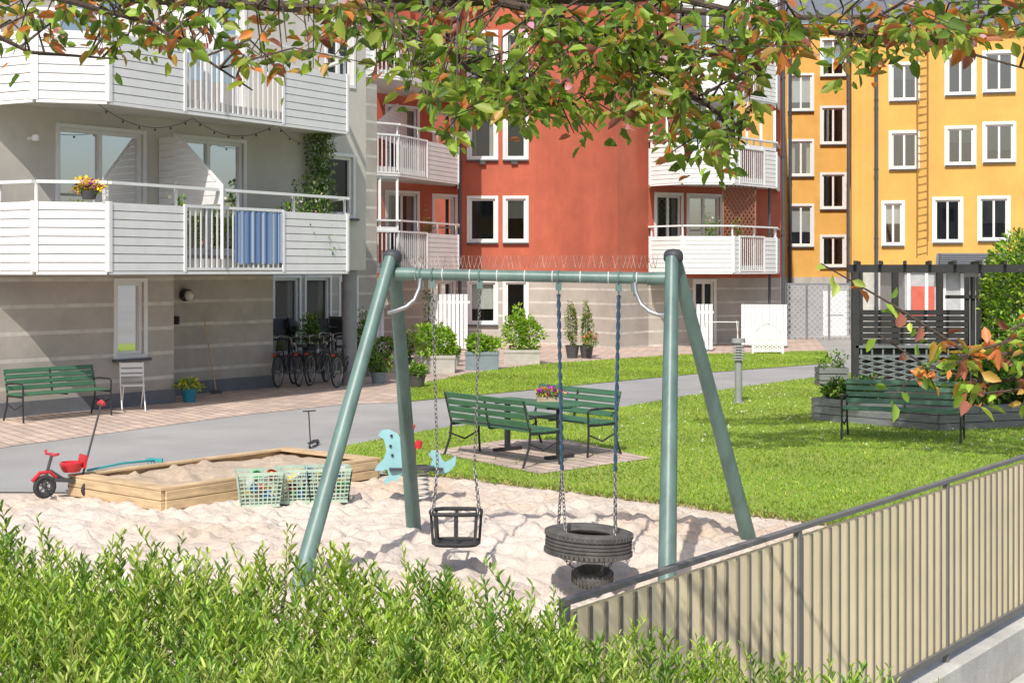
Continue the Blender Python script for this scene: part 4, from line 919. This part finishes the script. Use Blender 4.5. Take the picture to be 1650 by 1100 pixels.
x,y=XA(528,36.3),36.3; t=top('patio_table','black round patio table among chairs','table',(x,y,.38)); b=MB(); b.cyl((x,y,1.08),(x,y,1.11),.45,n=24); b.obj('table_top',BLACKM,t); b=MB(); b.cyl((x,y,.38),(x,y,1.08),.03); b.cyl((x,y,.38),(x,y,.41),.22,n=16); b.obj('leg',BLACKM,t)
x,y=XA(466,36.1),36.1; t=top('covered_grill','round black kettle grill on three legs','grill',(x,y,.38)); b=MB(); b.sphere((x,y,1.1),.25,16,(1,1,.85)); b.obj('kettle',BLACKM,t,smooth=True)
for k in range(3): b=MB(); a=k*2.1; b.cyl((x+.12*math.cos(a),y+.12*math.sin(a),1.0),(x+.25*math.cos(a),y+.25*math.sin(a),.38),.012); b.obj('leg',STEEL,t)
for px,Y in ((500,35.5),(590,36.5)): x=XA(px,Y); pot(x,Y,.17,.25,GREYPL,'dark pot standing on the patio deck',.38); plant(x,Y,.62,.25,.7,450,.08,'green leafy plant on the patio deck')
for t_,r in ((2.2,.9),(1.4,2.6)):
    x,y=W(t_,.9); bc=dup(pc,(x,y,2.7),r,'dark chair standing on the balcony'); bc['group']='balcony chairs'
t=top('laundry_rack','white wire drying rack on the patio','drying rack',(*G(1162,568),0)); x,y=G(1162,568); b=MB()
for s_ in (-.5,.5): b.tube([(x+s_,y-.3,0),(x+s_,y+.2,.95)],.012,6); b.tube([(x+s_,y+.3,0),(x+s_,y-.2,.95)],.012,6)
for i in range(9): b.cyl((x-.5,y-.25+i*.06,.93),(x+.5,y-.25+i*.06,.93),.006,n=4)
b.obj('rack_frame',WHITE,t)
# ------------------------------------------------ bicycles
def bike(e,cm):
    for a in (-.53,.53):
        b=MB(); b.torus((0,a,.34),(1,0,0),.32,.02,32,8); w=b.obj('wheel',RUBBER,e,smooth=True,world=False)
        b=MB(); b.torus((0,a,.34),(1,0,0),.295,.01,32,6); b.cyl((-.05,a,.34),(.05,a,.34),.022)
        for i in range(20): q=math.pi*i/10; b.cyl((.02*(-1)**i,a,.34),(0,a+.29*math.cos(q),.34+.29*math.sin(q)),.0016,n=4)
        b.obj('rim',STEEL,w,world=False)
        b=MB(); b.tube([(0,a+.36*math.cos(q),.34+.36*math.sin(q)) for q in [(.1 if a<0 else 0)+math.pi*k/12 for k in range(0,12)]],.018,6); b.obj('mudguard',cm,e,world=False)
    b=MB(); hd=(0,-.36,.88); bb=(0,.06,.3); st_=(0,.2,.78)
    b.cyl(hd,bb,.017); b.cyl((0,-.38,.75),(0,.13,.52),.015); b.cyl(bb,st_,.016); b.cyl(bb,(0,.53,.34),.011); b.cyl((0,.18,.7),(0,.53,.34),.009); b.tube([hd,(0,-.4,.7),(0,-.53,.34)],.015)
    b.obj('frame',cm,e,smooth=True,world=False)
    b=MB(); b.cyl((0,-.35,.85),(0,-.33,1.02),.013); b.tube([(-.29,-.12,1.02),(-.24,-.3,1.06),(0,-.34,1.02),(.24,-.3,1.06),(.29,-.12,1.02)],.012); b.obj('handlebar',STEEL,e,smooth=True,world=False)
    b=MB(); b.plate([(-.03,-.14),(.03,-.14),(.1,.1),(.06,.14),(-.06,.14),(-.1,.1)],(0,.22,.86),(1,0,0),(0,1,0),.06); b.cyl(st_,(0,.21,.84),.012); b.obj('saddle',BLACKM,e,bevel=.01,world=False)
    b=MB(); b.box((0,.56,.74),(.13,.36,.015)); b.cyl((-.06,.6,.74),(-.04,.53,.34),.006,n=5); b.cyl((.06,.6,.74),(.04,.53,.34),.006,n=5); b.obj('rack',BLACKM,e,world=False)
    b=MB(); b.cyl((0,-.44,.86),(0,-.5,.86),.045,n=12); b.obj('headlight',STEEL,e,world=False)
    b=MB(); b.box((0,.75,.7),(.07,.02,.05)); b.obj('rear_light',RED,e,world=False)
    b=MB(); b.torus((.03,.06,.3),(1,0,0),.085,.008,20,6); b.cyl((-.1,.06,.3),(.1,.06,.3),.012); b.beam((.1,.06,.3),(.1,.2,.22),.015,.015); b.beam((-.1,.06,.3),(-.1,-.08,.38),.015,.015); b.obj('crank',STEEL,e,world=False)
x,y=G(461,622); bk_=top('bicycle','black city bicycle parked on the paving','bicycle',(x,y,.006),'bicycles parked outside the house',math.radians(170)); bike(bk_,BLACKM)
for px,py,r in ((492,620,173),(513,619,168),(558,622,165),(532,612,177)): dup(bk_,(*G(px,py),.006),math.radians(r))
# ------------------------------------------------ right fence + retaining wall
fa=Vector((.212,5.87)); fd=Vector((.754,1)).normalized(); fl=10.5
ft=top('metal_fence','grey steel bar fence lined with tan sheet metal panels','fence',(fa.x,fa.y,0)); FP=lambda s_,k=0:Vector((fa.x+fd.x*s_+fd.y*k,fa.y+fd.y*s_-fd.x*k))
DG=M('fence_grey',(.16,.155,.145),.5,.15,5)
s_=0
while s_<fl:
    b=MB(); q=FP(s_); b.beam((q.x,q.y,-.25),(q.x,q.y,1.17),.035,.04,up=(fd.x,fd.y,0)); b.obj('post',DG,ft,bevel=.004); s_+=2.1
b=MB(); a,c=FP(-.03),FP(fl); b.beam((a.x,a.y,1.168),(c.x,c.y,1.168),.04,.022); a2,c2=FP(0,.012),FP(fl,.012); b.beam((a2.x,a2.y,.11),(c2.x,c2.y,.11),.03,.04); b.obj('rail',DG,ft)
b=MB(); s_=.06
while s_<fl:
    q=FP(s_,.012); b.beam((q.x,q.y,.12),(q.x,q.y,1.12),.007,.014,up=(fd.x,fd.y,0)); s_+=.115
b.obj('bar',DG,ft)
b=MB(); a,c=FP(.02),FP(fl); b.add([(a.x,a.y,.1),(c.x,c.y,.1),(c.x,c.y,1.13),(a.x,a.y,1.13)],[(0,1,2,3)])
s_=.118
while s_<fl:
    q=FP(s_,.003); b.beam((q.x,q.y,.12),(q.x,q.y,1.125),.004,.08,up=(fd.x,fd.y,0)); s_+=.115
b.obj('panel',TAN,ft)
t=top('retaining_wall','weathered pale concrete retaining wall below the fence','wall',(fa.x,fa.y,-1.2)); b=MB()
p=[FP(-.2,-.12),FP(fl,-.12),FP(fl,.1),FP(-.2,.1)]; b.prism([(q.x,q.y) for q in p],-1.2,.03); p=[FP(-.2,.1),FP(fl,.1),FP(fl,.4),FP(-.2,.4)]; b.prism([(q.x,q.y) for q in p],-1.2,-.28); b.obj('wall',CONC,t,bevel=.01)
t=top('handrail','galvanised pipe handrail along the concrete wall','handrail',(FP(2,.5).x,FP(2,.5).y,-1.2)); b=MB()
for z,k in ((-.1,.5),(-.3,.5)): a,c=FP(1.0,k),FP(fl,k); b.cyl((a.x,a.y,z),(c.x,c.y,z),.025,n=12)
for i in range(4): q=FP(1.2+i*2.6,.5); b.cyl((q.x,q.y,-1.2),(q.x,q.y,-.1),.022,n=10)
b.obj('pipe',STEEL,t,smooth=True)
# ------------------------------------------------ hedge
hg=top('hedge','dense spirea hedge with fresh upright green shoots','hedge',(-.4,4.3,0))
def topz(X,Y):
    px=825+F*X/Y
    yy=np.interp(px,[-200,0,250,450,650,800,900,1000,1100,1300,1500,1700],[905,905,915,940,955,975,995,1015,1045,1075,1110,1130])
    return H-(yy-HY)/F*4.9-.06*(4.9-Y)
nS=3600; X=rng.uniform(-2.5,1.9,nS); Y=rng.uniform(3.1,5.1,nS)
k=(X/Y<.33)&(X/Y>-.52)&(~((X>.1)&(Y>4.9))); X=X[k];Y=Y[k]; nS=len(X)
clump=.04*np.sin(X*5.1+1.3)*np.sin(Y*4.7)+.025*np.sin(X*11+Y*7)
kind=rng.random(nS)
Hh=topz(X,Y)+clump+rng.normal(0,.03,nS)+np.where(kind>.72,rng.uniform(.02,.12,nS),0)*np.where(X>.15,.45,1)
sb=MB(); P=[];D=[];C=[];Ls=[]
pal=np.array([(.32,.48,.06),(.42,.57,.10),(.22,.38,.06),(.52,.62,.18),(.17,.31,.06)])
for i in range(nS):
    lean=Vector((random.gauss(0,.3),random.gauss(0,.3),1)).normalized(); L=.40; tipp=Vector((X[i],Y[i],Hh[i])); base=tipp-lean*L
    if i%2==0 or kind[i]>.72: sb.cyl(base,tipp,.0022,.0009,3)
    a=random.random()*6; m=random.randint(24,32); cc=pal[random.randrange(5)]*random.uniform(.8,1.15); sz=random.uniform(.7,1.0)
    for j in range(m):
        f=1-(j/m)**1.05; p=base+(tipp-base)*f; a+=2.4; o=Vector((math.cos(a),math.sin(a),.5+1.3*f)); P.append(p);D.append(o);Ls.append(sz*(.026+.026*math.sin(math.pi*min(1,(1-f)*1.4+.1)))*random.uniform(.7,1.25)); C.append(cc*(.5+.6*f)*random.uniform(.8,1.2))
sb.obj('stem',M('stem_brown',(.26,.26,.09),.8),hg)
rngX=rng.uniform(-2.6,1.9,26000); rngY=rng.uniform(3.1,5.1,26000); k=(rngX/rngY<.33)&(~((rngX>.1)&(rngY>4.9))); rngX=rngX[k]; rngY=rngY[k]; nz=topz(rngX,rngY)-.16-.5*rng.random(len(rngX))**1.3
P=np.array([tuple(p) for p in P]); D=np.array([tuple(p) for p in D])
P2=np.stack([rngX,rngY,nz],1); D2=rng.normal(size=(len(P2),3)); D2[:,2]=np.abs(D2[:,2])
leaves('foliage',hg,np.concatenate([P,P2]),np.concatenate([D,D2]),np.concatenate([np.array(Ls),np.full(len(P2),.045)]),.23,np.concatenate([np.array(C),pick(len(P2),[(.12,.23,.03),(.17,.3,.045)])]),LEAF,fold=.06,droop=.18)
# ------------------------------------------------ crab apple trees
def twig_leaves(P,D,Ls,C,pts,red,dens=1.0,L=.058,k_=1.0):
    for i in range(len(pts)-1):
        a,c=pts[i],pts[i+1]; m=max(1,int((c-a).length*26*dens))
        for j in range(m):
            p=a.lerp(c,random.random()); d=Vector((random.gauss(0,1),random.gauss(0,.8),random.gauss(-.45,.6))); pp=p+d.normalized()*random.uniform(.01,.035)
            P.append(pp);D.append(d); Ls.append(L*random.uniform(.55,1.3))
            if random.random()<red: q=np.array(random.choice([(.55,.2,.08),(.68,.24,.06),(.32,.12,.09),(.5,.32,.08)]))
            else: q=np.array(random.choice([(.19,.32,.045),(.28,.43,.06),(.11,.2,.03),(.36,.45,.08)]))
            C.append(q*random.uniform(.75,1.2)*k_)
tree=top('crab_apple_tree','crab apple tree with overhanging green and bronze leafy branches','tree',(-2.7,3.0,-.05))
b=MB(); b.tube([(-2.7,3.0,-.1),(-2.65,3.05,1.0),(-2.6,3.1,2.2),(-2.3,3.4,3.0)],[.14,.11,.09,.075],12)
limbs=[[(-2.3,3.4,3.0),(-1.7,3.9,3.40),(-.9,4.3,3.36),(-.2,4.5,3.34),(.5,4.6,3.36),(1.2,4.8,3.40),(1.9,5.0,3.42)],
[(-2.3,3.4,3.0),(-1.9,4.2,3.32),(-1.3,4.8,3.42),(-.6,5.0,3.40),(.1,5.1,3.43),(.9,5.2,3.40),(1.8,5.3,3.42)],
[(-.2,4.5,3.34),(.15,4.5,3.26),(.45,4.45,3.12),(.62,4.4,2.98),(.68,4.4,2.84)],
[(-.6,5.0,3.40),(-.3,4.8,3.24),(-.05,4.6,3.08),(.15,4.5,2.95)],
[(-1.7,3.9,3.40),(-1.3,4.0,3.25),(-1.0,4.1,3.18),(-.75,4.15,3.04)],
[(.5,4.6,3.36),(.9,4.5,3.24),(1.3,4.5,3.2),(1.6,4.5,3.14)],
[(-1.9,4.2,3.32),(-1.6,4.3,3.22),(-1.4,4.35,3.14),(-1.2,4.4,3.12)]]
rad=[.04,.03,.016,.014,.012,.012,.012]
segp=[]
for l,r in zip(limbs,rad):
    pts=[Vector(p)+Vector((random.gauss(0,.02),random.gauss(0,.02),random.gauss(0,.015))) for p in l]
    b.tube(pts,[r*(1-.8*i/(len(pts)-1)) for i in range(len(pts))],8)
    for i in range(len(pts)-1):
        for k in range(6): segp.append(pts[i].lerp(pts[i+1],k/6))
bx_=[0,30,60,100,200,300,380,440,480,520,560,600,640,700,740,800,850,900,940,1000,1040,1080,1120,1170,1200,1240,1280,1330,1380,1420,1480,1530,1600,1680]
by_=[110,130,105,80,120,95,100,155,170,115,100,140,135,235,245,195,225,180,265,225,200,275,315,305,225,130,115,115,175,120,115,85,80,75]
P=[];D=[];Ls=[];C=[]
for i in range(400):
    if random.random()<.40: px=random.uniform(620,1220)
    else: px=random.uniform(-60,1710)
    Yt=random.uniform(3.9,5.0); lim=float(np.interp(px,bx_,by_)); py=lim*(random.random()**.7)-12
    e=Vector((XA(px,Yt),Yt,ZA(py,Yt)))
    s_=min(segp,key=lambda q:(q-e).length+ (1.5*(e.z-q.z) if q.z<e.z else 0)+random.random()*.15)
    mid=s_.lerp(e,.5)+Vector((random.gauss(0,.04),random.gauss(0,.04),.06)); pts=[s_,mid,e]
    if (e-s_).length>1.1: continue
    b.tube(pts,[.0045,.003,.0015],4)
    twig_leaves(P,D,Ls,C,[s_.lerp(e,.35),mid.lerp(e,.2),e,e+Vector((0,0,-.03))],.14 if 600<px<1200 else .3,1.1 if random.random()<.7 else 2.2,.053,random.uniform(.75,1.15))
b.obj('trunk',BARK,tree,smooth=True)
leaves('crown',tree,np.array([tuple(p) for p in P]),np.array([tuple(p) for p in D]),np.array(Ls),.52,np.array(C),LEAF,upb=.3)
m=34; idx=rng.choice(len(P),m); Q=np.array([tuple(P[i]) for i in idx]); Q=np.repeat(Q,4,0)+rng.normal(0,.012,(m*4,3)); leaves('blossom',tree,Q,rng.normal(size=(m*4,3)),.026,.8,pick(m*4,[(.6,.28,.36),(.65,.4,.45)]),PETAL)
t2=top('crab_apple_tree','young crab apple tree with orange and green leaves on arching twigs','tree',(2.5,4.5,-1.2))
b=MB(); b.tube([(2.5,4.5,-1.2),(2.45,4.5,.5),(2.3,4.5,1.8),(2.1,4.5,2.3)],[.07,.06,.05,.035],10)
P=[];D=[];Ls=[];C=[]
L2=[[(2.1,4.5,2.3),(1.7,4.5,2.25),(1.4,4.45,2.24),(1.15,4.45,2.4),(.93,4.4,2.52)],[(2.1,4.5,2.3),(1.75,4.6,2.2),(1.5,4.6,2.14),(1.3,4.6,2.2),(1.15,4.6,2.3)],[(2.1,4.5,2.3),(1.8,4.4,2.35),(1.6,4.4,2.36),(1.5,4.4,2.32)],[(2.3,4.5,1.8),(1.9,4.5,2.05),(1.65,4.5,2.14),(1.45,4.5,2.12)],[(2.1,4.5,2.3),(1.75,4.45,2.3),(1.5,4.45,2.28),(1.35,4.4,2.24)]]
for li,l in enumerate(L2):
    pts=[Vector(p) for p in l]; b.tube(pts,[.010,.008,.006,.0035,.002][:len(pts)],6); twig_leaves(P,D,Ls,C,pts[1:],.4,1.3,.055,1.15)
    for k in range(12):
        i_=1+min(len(pts)-2,int(abs(random.gauss(0,1.1)))); s_=pts[i_]; e=s_+Vector((random.uniform(-.14,.12),random.uniform(-.15,.15),random.uniform(-.14,.1)))
        b.cyl(s_,e,.003,.0015,4); twig_leaves(P,D,Ls,C,[s_,e],.38,2.2,.05,1.15)
b.obj('trunk',BARK,t2,smooth=True)
leaves('crown',t2,np.array([tuple(p) for p in P]),np.array([tuple(p) for p in D]),np.array(Ls),.52,np.array(C)*1.15,LEAF,upb=.3)
st_=top('courtyard_tree','leafy broad courtyard tree standing beside the lawn','tree',(7.6,13.5,-1.2)); b=MB(); b.tube([(7.6,13.5,-1.2),(7.5,13.6,2.6),(6.6,13.9,5.8)],[.18,.14,.1],10)
lumps=[((5.6,14.6,8.2),(1.9,1.5,1.0),3800),((3.3,14.6,8.0),(1.5,.55,.5),1300),((4.2,16.8,8.6),(1.7,.5,.5),1300),((6.6,16.2,8.4),(1.6,.9,.8),2000),((2.4,16.4,8.3),(1.1,.35,.4),600),((2.0,13.6,8.0),(.7,.3,.3),260)]
for c_,r_,n_ in lumps: b.tube([(6.6,13.9,5.8),((6.6+c_[0])/2,(13.9+c_[1])/2,7.2),(c_[0],c_[1],c_[2])],[.07,.04,.01],6)
b.obj('trunk',BARK,st_)
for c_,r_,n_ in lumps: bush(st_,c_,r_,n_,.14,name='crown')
# ---------------------------------------------------------------- light & camera
w=bpy.data.worlds.new('World'); scene.world=w; w.use_nodes=True; nt=w.node_tree
sky=nt.nodes.new('ShaderNodeTexSky'); sky.sky_type='NISHITA'; sky.sun_disc=False
el=math.radians(47); dx,dy=.22,.975   # horizontal travel of the light
sky.sun_elevation=el; sky.sun_rotation=math.atan2(-dx,-dy); sky.air_density=1.0; sky.dust_density=2.5; sky.ozone_density=.7
bg=nt.nodes['Background']; bg.inputs[1].default_value=.15; nt.links.new(sky.outputs[0],bg.inputs[0])
sl=bpy.data.lights.new('sun','SUN'); sl.energy=4.3; sl.angle=math.radians(.5); sl.color=(1,.95,.87); so=bpy.data.objects.new('sun',sl); col.objects.link(so)
dv=Vector((dx*math.cos(el),dy*math.cos(el),-math.sin(el))); so.rotation_euler=dv.to_track_quat('-Z','Y').to_euler()
cam=bpy.data.cameras.new('camera'); cam.sensor_width=36; cam.lens=36*F/1650; cam.shift_y=-115/1650; cam.clip_end=2000; cam.clip_start=.05
co=bpy.data.objects.new('camera',cam); co.location=(0,0,H); co.rotation_euler=(math.radians(90),0,0); col.objects.link(co); scene.camera=co
scene.view_settings.view_transform='Standard'; scene.view_settings.look='None'; scene.view_settings.exposure=0
